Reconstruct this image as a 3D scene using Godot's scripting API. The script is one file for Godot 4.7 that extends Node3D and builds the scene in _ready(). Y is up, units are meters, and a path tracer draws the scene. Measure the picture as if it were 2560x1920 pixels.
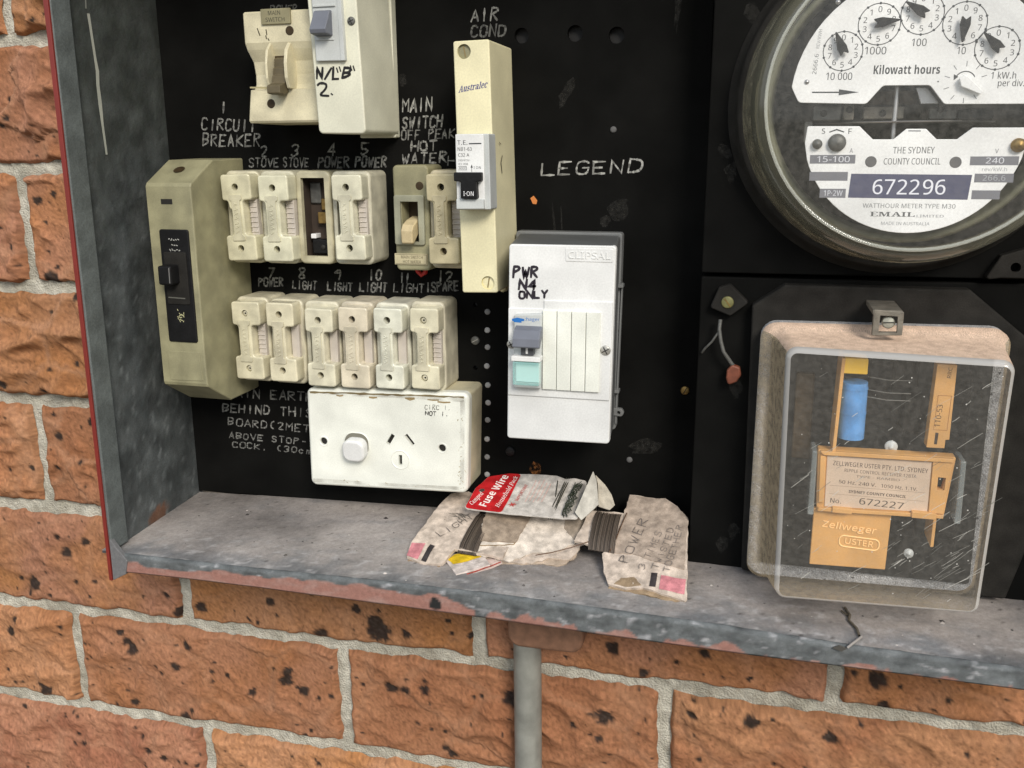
extends Node3D
# All builder coordinates are millimetres; x right, y up, z out of the wall; z = 0 is the face of the black switchboard.
const MM := 0.001
var origin_of := {}
var taken := {}
var rng := RandomNumberGenerator.new()
var mats := {}
var tex := {}


class Mesher:
	var v := PackedVector3Array()
	var n := PackedVector3Array()
	var c := PackedColorArray()
	var x := Transform3D.IDENTITY

	func tri(p: Vector3, q: Vector3, r: Vector3, np: Vector3, nq: Vector3, nr: Vector3, col := Color.WHITE) -> void:
		p = x * p
		q = x * q
		r = x * r
		np = x.basis * np
		nq = x.basis * nq
		nr = x.basis * nr
		if (q - p).cross(r - p).dot(np + nq + nr) > 0.0:
			var t := q
			q = r
			r = t
			t = nq
			nq = nr
			nr = t
		v.append_array([p, q, r])
		n.append_array([np.normalized(), nq.normalized(), nr.normalized()])
		c.append_array([col, col, col])

	func quad(p: Vector3, q: Vector3, r: Vector3, s: Vector3, nn: Vector3, col := Color.WHITE) -> void:
		tri(p, q, r, nn, nn, nn, col)
		tri(p, r, s, nn, nn, nn, col)

	func quad4(p: Vector3, q: Vector3, r: Vector3, s: Vector3, a: Vector3, b: Vector3, d: Vector3, e: Vector3, col := Color.WHITE) -> void:
		tri(p, q, r, a, b, d, col)
		tri(p, r, s, a, d, e, col)


func lin(r: int, g: int, b: int, a := 1.0) -> Color:
	var k := Color8(r, g, b).srgb_to_linear()
	k.a = a
	return k


# ---------------------------------------------------------------- scene tree helpers
func numbered(parent: Node, called: String) -> String:
	var key := str(parent.get_instance_id()) + called
	var k: int = taken.get(key, 0)
	taken[key] = k + 1
	return called if k == 0 else "%s_%03d" % [called, k]


func thing(called: String, label: String, category: String, at: Vector3, group := "", kind := "") -> Node3D:
	var o := Node3D.new()
	o.name = numbered(self, called)
	add_child(o)
	o.position = at * MM
	origin_of[o] = at
	if kind != "structure":
		o.set_meta("label", label)
		o.set_meta("category", category)
	else:
		o.set_meta("label", label)
	if group != "":
		o.set_meta("group", group)
	if kind != "":
		o.set_meta("kind", kind)
	return o


func part(called: String, m: Mesher, mat: Material, parent: Node, label := "") -> MeshInstance3D:
	var at: Vector3 = origin_of.get(parent, Vector3.ZERO)
	var pv := PackedVector3Array()
	pv.resize(m.v.size())
	for i in m.v.size():
		pv[i] = (m.v[i] - at) * MM
	var arr := []
	arr.resize(Mesh.ARRAY_MAX)
	arr[Mesh.ARRAY_VERTEX] = pv
	arr[Mesh.ARRAY_NORMAL] = m.n
	arr[Mesh.ARRAY_COLOR] = m.c
	var am := ArrayMesh.new()
	if pv.size() > 0:
		am.add_surface_from_arrays(Mesh.PRIMITIVE_TRIANGLES, arr)
	else:
		print("EMPTY PART ", called)
	var o := MeshInstance3D.new()
	o.name = numbered(parent, called)
	o.mesh = am
	o.material_override = mat
	parent.add_child(o, true)
	origin_of[o] = at
	if label != "":
		o.set_meta("label", label)
	return o


# regular grid surface with computed normals; pos / col take (u, v) in 0..1
func grid_part(called: String, nu: int, nv: int, pos: Callable, col: Callable, mat: Material, parent: Node, out := Vector3(0, 0, 1)) -> MeshInstance3D:
	var at: Vector3 = origin_of.get(parent, Vector3.ZERO)
	var pv := PackedVector3Array()
	var nn := PackedVector3Array()
	var cc := PackedColorArray()
	pv.resize((nu + 1) * (nv + 1))
	nn.resize(pv.size())
	cc.resize(pv.size())
	for j in nv + 1:
		for i in nu + 1:
			var k := j * (nu + 1) + i
			pv[k] = pos.call(float(i) / nu, float(j) / nv)
			cc[k] = col.call(float(i) / nu, float(j) / nv, pv[k])
	for j in nv + 1:
		for i in nu + 1:
			var a := pv[j * (nu + 1) + mini(i + 1, nu)] - pv[j * (nu + 1) + maxi(i - 1, 0)]
			var b := pv[mini(j + 1, nv) * (nu + 1) + i] - pv[maxi(j - 1, 0) * (nu + 1) + i]
			var t := a.cross(b).normalized()
			nn[j * (nu + 1) + i] = t if t.dot(out) >= 0.0 else -t
	var idx := PackedInt32Array()
	for j in nv:
		for i in nu:
			var k := j * (nu + 1) + i
			var f := (pv[k + 1] - pv[k]).cross(pv[k + nu + 1] - pv[k])
			if f.dot(nn[k]) > 0.0:
				idx.append_array([k, k + nu + 1, k + 1, k + 1, k + nu + 1, k + nu + 2])
			else:
				idx.append_array([k, k + 1, k + nu + 1, k + 1, k + nu + 2, k + nu + 1])
	for k in pv.size():
		pv[k] = (pv[k] - at) * MM
	var arr := []
	arr.resize(Mesh.ARRAY_MAX)
	arr[Mesh.ARRAY_VERTEX] = pv
	arr[Mesh.ARRAY_NORMAL] = nn
	arr[Mesh.ARRAY_COLOR] = cc
	arr[Mesh.ARRAY_INDEX] = idx
	var am := ArrayMesh.new()
	am.add_surface_from_arrays(Mesh.PRIMITIVE_TRIANGLES, arr)
	var o := MeshInstance3D.new()
	o.name = numbered(parent, called)
	o.mesh = am
	o.material_override = mat
	parent.add_child(o, true)
	origin_of[o] = at
	return o


# ---------------------------------------------------------------- shape helpers
# rounds the corners of a counter-clockwise polygon; gives [points, outward normals]
func rounded(pts: Array, r: float, seg := 4) -> Array:
	var P := PackedVector2Array()
	var N := PackedVector2Array()
	var k := pts.size()
	for i in k:
		var p: Vector2 = pts[i]
		var a: Vector2 = pts[(i + k - 1) % k]
		var b: Vector2 = pts[(i + 1) % k]
		var d0 := (p - a).normalized()
		var d1 := (b - p).normalized()
		var turn := d0.angle_to(d1)
		var n0 := Vector2(d0.y, -d0.x)
		if absf(turn) < 0.02:
			P.append(p)
			N.append(n0)
			continue
		var h := tan(absf(turn) / 2.0)
		var t := minf(r * h, 0.47 * minf(p.distance_to(a), p.distance_to(b)))
		var re := t / h
		var s := signf(turn)
		var cen := p - d0 * t - n0 * re * s
		var m := seg if absf(turn) > 0.35 else 2
		for q in m + 1:
			var nk := n0.rotated(turn * q / m)
			P.append(cen + nk * re * s)
			N.append(nk)
	return [P, N]


func rect(x0: float, y0: float, x1: float, y1: float, r: float, seg := 4) -> Array:
	return rounded([Vector2(x0, y0), Vector2(x1, y0), Vector2(x1, y1), Vector2(x0, y1)], r, seg)


func disc(cx: float, cy: float, r: float, k := 20) -> PackedVector2Array:
	var p := PackedVector2Array()
	for i in k:
		p.append(Vector2(cx, cy) + Vector2.from_angle(TAU * i / k) * r)
	return p


# flat face of a polygon with holes
func face(m: Mesher, poly: PackedVector2Array, holes: Array, z: float, col := Color.WHITE, nz := 1.0) -> void:
	var loop := PackedVector2Array(poly)
	var todo := holes.duplicate()
	todo.sort_custom(func(a, b): return a[0].x > b[0].x)
	for h in todo:
		var hole: PackedVector2Array = h
		if not Geometry2D.is_polygon_clockwise(hole):
			hole = PackedVector2Array(hole)
			hole.reverse()
		var best := 1e9
		var bi := 0
		var bj := 0
		for i in loop.size():
			for j in hole.size():
				var d := loop[i].distance_squared_to(hole[j])
				if d < best:
					best = d
					bi = i
					bj = j
		var next := PackedVector2Array()
		for i in bi + 1:
			next.append(loop[i])
		for j in hole.size():
			next.append(hole[(bj + j) % hole.size()])
		var e := (hole[bj] - loop[bi]).normalized().orthogonal() * 0.003
		next.append(hole[bj] + e)
		next.append(loop[bi] + e)
		for i in range(bi + 1, loop.size()):
			next.append(loop[i])
		loop = next
	var t := Geometry2D.triangulate_polygon(loop)
	if t.is_empty():
		print("TRIANGULATION FAILED ", poly.size(), " ", holes.size(), " ", poly[0])
	var nn := Vector3(0, 0, nz)
	for i in range(0, t.size(), 3):
		m.tri(Vector3(loop[t[i]].x, loop[t[i]].y, z), Vector3(loop[t[i + 1]].x, loop[t[i + 1]].y, z), Vector3(loop[t[i + 2]].x, loop[t[i + 2]].y, z), nn, nn, nn, col)


# solid from a rounded outline between z0 and z1, front edge rounded by bev; holes = [[polygon, depth], ...]
func extrude(m: Mesher, o: Array, z0: float, z1: float, bev := 0.5, holes := [], back := false, col := Color.WHITE, steps := 3) -> void:
	var P: PackedVector2Array = o[0]
	var N: PackedVector2Array = o[1]
	var k := P.size()
	# no more bevel than the tightest outer corner allows
	for i in k:
		var j := (i + 1) % k
		var dn := (N[j] - N[i]).dot((P[j] - P[i]).normalized())
		if dn > 0.001:
			bev = minf(bev, 0.94 * (P[j] - P[i]).length() / dn)
	var rings := [[0.0, z0, 0.0]]
	for s in steps + 1:
		var a := PI / 2 * s / steps
		rings.append([bev * (1.0 - cos(a)), z1 - bev + bev * sin(a), a])
	for g in rings.size() - 1:
		var A = rings[g]
		var B = rings[g + 1]
		for i in k:
			var j := (i + 1) % k
			var pa: Vector2 = P[i] - N[i] * A[0]
			var pb: Vector2 = P[j] - N[j] * A[0]
			var qa: Vector2 = P[i] - N[i] * B[0]
			var qb: Vector2 = P[j] - N[j] * B[0]
			m.quad4(Vector3(pa.x, pa.y, A[1]), Vector3(pb.x, pb.y, A[1]), Vector3(qb.x, qb.y, B[1]), Vector3(qa.x, qa.y, B[1]),
				nrm(N[i], A[2]), nrm(N[j], A[2]), nrm(N[j], B[2]), nrm(N[i], B[2]), col)
	var top := PackedVector2Array()
	for i in k:
		var q := P[i] - N[i] * bev
		if top.is_empty() or top[top.size() - 1].distance_to(q) > 0.002:
			top.append(q)
	if top[0].distance_to(top[top.size() - 1]) < 0.002:
		top.remove_at(top.size() - 1)
	var hp := []
	for h in holes:
		hp.append(h[0])
		wall(m, h[0], z1, z1 - h[1], col)
	face(m, top, hp, z1, col)
	if back:
		face(m, clean(P), [], z0, col, -1.0)


func clean(P: PackedVector2Array) -> PackedVector2Array:
	var q := PackedVector2Array()
	for p in P:
		if q.is_empty() or q[q.size() - 1].distance_to(p) > 0.002:
			q.append(p)
	if q[0].distance_to(q[q.size() - 1]) < 0.002:
		q.remove_at(q.size() - 1)
	return q


func nrm(n: Vector2, a: float) -> Vector3:
	return Vector3(n.x * cos(a), n.y * cos(a), sin(a))


# inner wall of a hole
func wall(m: Mesher, p: PackedVector2Array, z1: float, z0: float, col := Color.WHITE) -> void:
	var mid := Vector2.ZERO
	for q in p:
		mid += q / p.size()
	for i in p.size():
		var a := p[i]
		var b := p[(i + 1) % p.size()]
		var nn := (mid - (a + b) / 2).normalized()
		var na := (mid - a).normalized() if p.size() > 10 else nn
		var nb := (mid - b).normalized() if p.size() > 10 else nn
		m.quad4(Vector3(a.x, a.y, z1), Vector3(b.x, b.y, z1), Vector3(b.x, b.y, z0), Vector3(a.x, a.y, z0), Vector3(na.x, na.y, 0), Vector3(nb.x, nb.y, 0), Vector3(nb.x, nb.y, 0), Vector3(na.x, na.y, 0), col)


# solid of revolution about z through (cx, cy); profile of (radius, z) from the outside to the middle
func lathe(m: Mesher, cx: float, cy: float, prof: Array, k := 32, col := Color.WHITE, sharp := false) -> void:
	var cnt := prof.size()
	var pn := []
	for i in cnt:
		var a: Vector2 = prof[maxi(i - 1, 0)]
		var b: Vector2 = prof[mini(i + 1, cnt - 1)]
		var d := (b - a).normalized()
		pn.append(Vector2(d.y, -d.x))
	for i in cnt - 1:
		var a: Vector2 = prof[i]
		var b: Vector2 = prof[i + 1]
		var d := (b - a).normalized()
		var fl := Vector2(d.y, -d.x)
		var na: Vector2 = fl if sharp else pn[i]
		var nb: Vector2 = fl if sharp else pn[i + 1]
		for q in k:
			var u := Vector2.from_angle(TAU * q / k)
			var w := Vector2.from_angle(TAU * (q + 1) / k)
			var n1 := Vector3(u.x * na.x, u.y * na.x, na.y)
			var n2 := Vector3(w.x * na.x, w.y * na.x, na.y)
			var n3 := Vector3(w.x * nb.x, w.y * nb.x, nb.y)
			var n4 := Vector3(u.x * nb.x, u.y * nb.x, nb.y)
			m.tri(Vector3(cx + u.x * a.x, cy + u.y * a.x, a.y), Vector3(cx + w.x * a.x, cy + w.y * a.x, a.y), Vector3(cx + w.x * b.x, cy + w.y * b.x, b.y), n1, n2, n3, col)
			if b.x > 0.001:
				m.tri(Vector3(cx + u.x * a.x, cy + u.y * a.x, a.y), Vector3(cx + w.x * b.x, cy + w.y * b.x, b.y), Vector3(cx + u.x * b.x, cy + u.y * b.x, b.y), n1, n3, n4, col)


func tube(m: Mesher, pts: Array, r: float, k := 8, col := Color.WHITE) -> void:
	var up := Vector3(0.31, 0.17, 0.93)
	for i in pts.size() - 1:
		var p: Vector3 = pts[i]
		var q: Vector3 = pts[i + 1]
		var fr := []
		for e in [i, i + 1]:
			var d: Vector3 = (pts[mini(e + 1, pts.size() - 1)] - pts[maxi(e - 1, 0)]).normalized()
			var a := d.cross(up).normalized()
			fr.append([a, d.cross(a).normalized()])
		for s in k:
			var t0 := TAU * s / k
			var t1 := TAU * (s + 1) / k
			var a0: Vector3 = fr[0][0] * cos(t0) + fr[0][1] * sin(t0)
			var a1: Vector3 = fr[0][0] * cos(t1) + fr[0][1] * sin(t1)
			var b0: Vector3 = fr[1][0] * cos(t0) + fr[1][1] * sin(t0)
			var b1: Vector3 = fr[1][0] * cos(t1) + fr[1][1] * sin(t1)
			m.quad4(p + a0 * r, p + a1 * r, q + b1 * r, q + b0 * r, a0, a1, b1, b0, col)


# a screw head with a slot (slot turned by ang); cross = second slot
func screw(m: Mesher, cx: float, cy: float, z: float, r: float, ang: float, cross := false) -> void:
	lathe(m, cx, cy, [Vector2(r, z - 1.2), Vector2(r, z + 0.3), Vector2(r * 0.8, z + 0.8), Vector2(0.0, z + 1.05)], 18)


func screw_slot(m: Mesher, cx: float, cy: float, z: float, r: float, ang: float, cross := false) -> void:
	for a in ([ang, ang + PI / 2] if cross else [ang]):
		ribbon(m, [Vector2(cx, cy) + Vector2.from_angle(a) * r * 0.72, Vector2(cx, cy) - Vector2.from_angle(a) * r * 0.72], r * 0.24, z + 1.12 + (0.05 if a != ang else 0.0))


# flat ribbon along a polyline at height z, width w (mitred); wob = hand-drawn width variation
func ribbon(m: Mesher, pts: Array, w: float, z: float, col := Color.WHITE, wob := 0.0, fade := 0.0) -> void:
	var L := []
	var R := []
	var k := pts.size()
	var C := []
	for i in k:
		var d0: Vector2 = (pts[i] - pts[maxi(i - 1, 0)]).normalized()
		var d1: Vector2 = (pts[mini(i + 1, k - 1)] - pts[i]).normalized()
		if i == 0:
			d0 = d1
		if i == k - 1:
			d1 = d0
		var d := (d0 + d1).normalized()
		if d.length() < 0.5:
			d = d1
		var nn := Vector2(-d.y, d.x)
		var cosv := maxf(0.6, absf(nn.dot(Vector2(-d1.y, d1.x))))
		var ww := w * 0.5 / cosv * (1.0 + rng.randf_range(-wob, wob))
		var p: Vector2 = pts[i]
		if i == 0:
			p -= d1 * w * 0.3
			ww *= 0.75
		if i == k - 1:
			p += d0 * w * 0.3
			ww *= 0.75
		L.append(p + nn * ww)
		R.append(p - nn * ww)
		var f := 1.0 - rng.randf() * fade
		C.append(Color(col.r * f, col.g * f, col.b * f, col.a))
	var u := Vector3(0, 0, 1)
	for i in k - 1:
		m.quad(Vector3(L[i].x, L[i].y, z), Vector3(L[i + 1].x, L[i + 1].y, z), Vector3(R[i + 1].x, R[i + 1].y, z), Vector3(R[i].x, R[i].y, z), u, C[i])


# ---------------------------------------------------------------- handwriting
const STROKES := {
	"A": "00 26 40;12 32", "B": "00 06;~06 36 45 33 03;~03 33 42 31 00", "C": "~45 36 16 05 01 10 30 41", "D": "00 06;~06 26 45 41 20 00", "E": "46 06 00 40;03 33",
	"F": "46 06 00;03 33", "G": "~45 36 16 05 01 10 30 41 43;43 23", "H": "00 06;40 46;03 43", "I": "20 26", "K": "00 06;46 03 40", "L": "06 00 40", "M": "00 06 23 46 40",
	"N": "00 06 40 46", "O": "~16 05 01 10 30 41 45 36 16", "P": "00 06;~06 36 45 34 03", "R": "00 06;~06 36 45 34 03;13 40", "S": "~45 36 16 05 13 33 41 30 10 01", "T": "06 46;26 20",
	"U": "~06 01 10 30 41 46", "V": "06 20 46", "W": "06 10 24 30 46", "Y": "06 23 46;23 20", "Z": "06 46 00 40", "c": "~33 24 14 03 01 10 20 31", "m": "00 04;~03 14 23 20;~23 34 43 40",
	"1": "20 26", "2": "~05 16 36 45 33 00 40", "3": "~05 16 36 45 33 23;~23 33 42 31 10 01", "4": "30 36 02 42", "5": "46 06 03;~03 33 42 31 10 01", "7": "06 46 10", "8": "~23 05 16 36 45 23 01 10 30 41 23",
	"9": "~44 24 04 15 36 45 44 30", "0": "~26 05 01 20 41 45 26", "(": "~36 15 11 30", ")": "~16 35 31 10", ".": "20 21", "-": "13 33", ",": "21 10", "\"": "16 15;36 35", "/": "00 46", ":": "24 25;20 21", "~": "04 15 24 35 44",
}


func smooth_line(p: Array) -> Array:
	var o := [p[0]]
	for i in p.size() - 1:
		o.append(p[i].lerp(p[i + 1], 0.25))
		o.append(p[i].lerp(p[i + 1], 0.75))
	o.append(p[p.size() - 1])
	return o


# writes s in hand-drawn capitals: (x, y) bottom left, h height, total width
func handwrite(m: Mesher, s: String, at: Vector2, h: float, width: float, w: float, z: float, col: Color, rise := 0.0, wob := 0.25, fade := 0.35, slant := 0.08) -> void:
	var step := width / s.length()
	var dir := Vector2.from_angle(rise)
	for i in s.length():
		var ch := s[i]
		if not STROKES.has(ch):
			continue
		var sx := step * 0.68 / 4.0 * rng.randf_range(0.9, 1.1)
		var sy := h / 6.0 * rng.randf_range(0.92, 1.08)
		var o := at + dir * (step * i) + Vector2(0, rng.randf_range(-0.04, 0.04) * h)
		var sl := slant + rng.randf_range(-0.06, 0.06)
		var q := 0
		for st in STROKES[ch].split(";"):
			var soft: bool = st.begins_with("~") and st.length() > 1
			var pts := []
			for tk in st.trim_prefix("~").split(" "):
				var gx := float(tk[0]) + rng.randf_range(-0.12, 0.12)
				var gy := float(tk[1]) + rng.randf_range(-0.12, 0.12)
				pts.append(o + dir * (gx * sx + gy * sy * sl) + Vector2(-dir.y, dir.x) * (gy * sy))
			if soft:
				pts = smooth_line(smooth_line(pts))
			else:
				var dense := []
				for e in pts.size() - 1:
					for t in 3:
						dense.append(pts[e].lerp(pts[e + 1], t / 3.0))
				dense.append(pts[pts.size() - 1])
				pts = dense
			ribbon(m, pts, w, z + 0.03 * q, col, wob, fade)
			q += 1


# ---------------------------------------------------------------- printed lettering
var fonts := {}


# adds type to a mesher: at = left (align 0) or centre (1) of the baseline, h = cap height, width 0 = natural
func type(m: Mesher, s: String, at: Vector2, h: float, width := 0.0, z := 0.0, rot := 0.0, align := 1, font := "Droid Sans", col := Color.WHITE, slant := 0.0, depth := 0.0, weight := 400) -> void:
	var key := font + str(weight)
	if not fonts.has(key):
		var f := SystemFont.new()
		f.font_names = PackedStringArray([font])
		f.font_weight = weight
		fonts[key] = f
	var tm := TextMesh.new()
	tm.font = fonts[key]
	tm.text = s
	tm.font_size = 48
	tm.pixel_size = 1.0
	tm.depth = depth * 48 * 0.714 / h
	tm.curve_step = 2.0
	tm.horizontal_alignment = HORIZONTAL_ALIGNMENT_LEFT
	tm.vertical_alignment = VERTICAL_ALIGNMENT_BOTTOM
	var a := tm.get_mesh_arrays()
	var vs: PackedVector3Array = a[Mesh.ARRAY_VERTEX]
	if vs.is_empty():
		print("NO TEXT ", s)
		return
	var ns: PackedVector3Array = a[Mesh.ARRAY_NORMAL]
	var lo := Vector3(1e9, 1e9, 0)
	var hi := Vector3(-1e9, -1e9, 0)
	for p in vs:
		lo = lo.min(p)
		hi = hi.max(p)
	var tall := 48 * 0.714
	var sc := h / tall
	var sx := sc if width == 0.0 else width / (hi.x - lo.x)
	# baseline: capitals and digits stand on it
	var base := lo.y
	for ch in ["g", "j", "p", "q", "y", "Q", ","]:
		if s.contains(ch):
			base = lo.y + 48 * 0.2
			break
	var off := -lo.x - (0.5 * (hi.x - lo.x) if align == 1 else 0.0)
	var d := Vector2.from_angle(rot)
	var e := Vector2(-d.y, d.x)
	var idx: PackedInt32Array = a[Mesh.ARRAY_INDEX] if a[Mesh.ARRAY_INDEX] != null else PackedInt32Array(range(vs.size()))
	for i in range(0, idx.size(), 3):
		var t := []
		var skip := false
		for j in 3:
			var p := vs[idx[i + j]]
			if depth == 0.0 and ns[idx[i + j]].z < 0.5:
				skip = true
			var y := (p.y - base) * sc
			var x := (p.x + off) * sx + y * slant
			var q := at + d * x + e * y
			t.append(Vector3(q.x, q.y, z + p.z * sc))
		if skip:
			continue
		var nn := []
		for j in 3:
			var q := ns[idx[i + j]]
			nn.append(Vector3(d.x * q.x + e.x * q.y, d.y * q.x + e.y * q.y, q.z))
		m.tri(t[0], t[1], t[2], nn[0], nn[1], nn[2], col)


# ---------------------------------------------------------------- materials
func noise(type_: int, freq: float, oct := 4, seed_ := 1, fractal := FastNoiseLite.FRACTAL_FBM) -> FastNoiseLite:
	var n := FastNoiseLite.new()
	n.noise_type = type_
	n.frequency = freq
	n.fractal_type = fractal
	n.fractal_octaves = oct
	n.seed = seed_
	return n


# grey texture: cloud noise and fine speckle mapped between lo and hi, with dark flecks past a threshold
func grey_tex(key: String, lo: float, hi: float, freq: float, speck: float, fleck := 1.1, size := 512, seed_ := 3) -> ImageTexture:
	if tex.has(key):
		return tex[key]
	var a := noise(FastNoiseLite.TYPE_SIMPLEX_SMOOTH, freq, 4, seed_).get_seamless_image(size, size).get_data()
	var b := noise(FastNoiseLite.TYPE_SIMPLEX_SMOOTH, 0.23, 2, seed_ + 7).get_seamless_image(size, size).get_data()
	var f := noise(FastNoiseLite.TYPE_CELLULAR, 0.045, 1, seed_ + 9).get_seamless_image(size, size).get_data()
	var o := PackedByteArray()
	o.resize(size * size)
	for i in size * size:
		var t := lerpf(a[i], b[i], speck) / 255.0
		var g := lo + (hi - lo) * clampf((t - 0.2) * 1.6, 0.0, 1.0)
		if f[i] / 255.0 > fleck:
			g *= 0.45
		o[i] = clampi(int(g * 255.0), 0, 255)
	var im := Image.create_from_data(size, size, false, Image.FORMAT_L8, o)
	im.convert(Image.FORMAT_RGB8)
	var t2 := ImageTexture.create_from_image(im)
	tex[key] = t2
	return t2


func bump_tex(key: String, freq: float, strength: float, oct := 4, size := 512) -> ImageTexture:
	if tex.has(key):
		return tex[key]
	var im := noise(FastNoiseLite.TYPE_SIMPLEX_SMOOTH, freq, oct, 21).get_seamless_image(size, size)
	im.convert(Image.FORMAT_RGB8)
	im.bump_map_to_normal_map(strength)
	var t := ImageTexture.create_from_image(im)
	tex[key] = t
	return t


# a texture whose alpha is patchy: dust and grime layers
func dust_tex(key: String, c: Color, lo: float, hi: float, freq: float, seed_ := 5, cut := 0.0) -> ImageTexture:
	if tex.has(key):
		return tex[key]
	var size := 512
	var a := noise(FastNoiseLite.TYPE_SIMPLEX_SMOOTH, freq, 5, seed_).get_seamless_image(size, size).get_data()
	var b := noise(FastNoiseLite.TYPE_SIMPLEX_SMOOTH, 0.2, 2, seed_ + 2).get_seamless_image(size, size).get_data()
	var o := PackedByteArray()
	o.resize(size * size * 4)
	for i in size * size:
		var t := clampf((lerpf(a[i], b[i], 0.3) / 255.0 - 0.2 - cut) / (0.6 - cut), 0.0, 1.0)
		var g := 0.8 + 0.35 * b[i] / 255.0
		o[i * 4] = clampi(int(c.r * g * 255), 0, 255)
		o[i * 4 + 1] = clampi(int(c.g * g * 255), 0, 255)
		o[i * 4 + 2] = clampi(int(c.b * g * 255), 0, 255)
		o[i * 4 + 3] = clampi(int(lerpf(lo, hi, t) * 255), 0, 255)
	var t2 := ImageTexture.create_from_image(Image.create_from_data(size, size, false, Image.FORMAT_RGBA8, o))
	tex[key] = t2
	return t2


func mat(key: String, c: Color, rough := 0.6, metal := 0.0, t: Texture2D = null, scale := 10.0, bump: Texture2D = null, bump_k := 0.4, spec := 0.5) -> StandardMaterial3D:
	if mats.has(key):
		return mats[key]
	var m := StandardMaterial3D.new()
	m.resource_name = key
	m.albedo_color = c
	m.roughness = rough
	m.metallic = metal
	m.metallic_specular = spec
	m.vertex_color_use_as_albedo = true
	if t:
		m.albedo_texture = t
	if bump:
		m.normal_enabled = true
		m.normal_texture = bump
		m.normal_scale = bump_k
	if t or bump:
		m.uv1_triplanar = true
		m.uv1_world_triplanar = true
		m.uv1_triplanar_sharpness = 9.0
		m.uv1_scale = Vector3.ONE * scale
	mats[key] = m
	return m


func clear_mat(key: String, c: Color, rough := 0.05) -> StandardMaterial3D:
	var m := mat(key, c, rough)
	m.transparency = BaseMaterial3D.TRANSPARENCY_ALPHA
	m.vertex_color_use_as_albedo = false
	return m


# ---------------------------------------------------------------- main
func _ready() -> void:
	rng.seed = 20160329
	var cam := Camera3D.new()
	cam.name = "camera"
	add_child(cam)
	cam.position = Vector3(225.18, 143.16, 563.26) * MM
	cam.basis = Basis.from_euler(Vector3(-0.2170, 0.2620, -0.0062))
	cam.near = 0.02
	cam.far = 60.0
	var tall := 2.0 * cam.near * 960.0 / 2224.0
	cam.set_frustum(tall, Vector2(-17.5, -97.7) / 1920.0 * tall, cam.near, cam.far)
	cam.current = true

	var env := Environment.new()
	env.background_mode = Environment.BG_SKY
	var skym := ProceduralSkyMaterial.new()
	skym.sky_top_color = Color(0.80, 0.84, 0.90)
	skym.sky_horizon_color = Color(0.86, 0.87, 0.86)
	skym.sky_curve = 0.2
	skym.ground_bottom_color = Color(0.34, 0.31, 0.27)
	skym.ground_horizon_color = Color(0.42, 0.41, 0.36)
	skym.ground_curve = 0.1
	skym.sky_energy_multiplier = 0.93
	var sky := Sky.new()
	sky.sky_material = skym
	env.sky = sky
	env.tonemap_mode = Environment.TONE_MAPPER_LINEAR
	env.tonemap_exposure = 1.80
	env.sdfgi_enabled = true
	env.ssao_enabled = true
	env.ssil_enabled = true
	var we := WorldEnvironment.new()
	we.name = "world"
	we.environment = env
	add_child(we)
	var sun := DirectionalLight3D.new()
	sun.name = "overcast_daylight"
	sun.light_energy = 0.56
	sun.light_angular_distance = 20.0
	sun.light_color = Color(1.0, 0.97, 0.93)
	sun.shadow_enabled = true
	add_child(sun)
	sun.look_at_from_position(Vector3.ZERO, Vector3(-0.50, -0.62, -0.78), Vector3.UP)

	make_materials()
	make_wall()
	make_cabinet()
	make_panels()
	make_conduit()
	make_writing()
	make_beige_breaker()
	make_main_switch()
	make_white_enclosure()
	make_slim_enclosure()
	make_white_box()
	make_fuses()
	make_hot_water_switch()
	make_outlet()
	make_cards()
	make_meter()
	make_relay()
	make_small_things()


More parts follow.
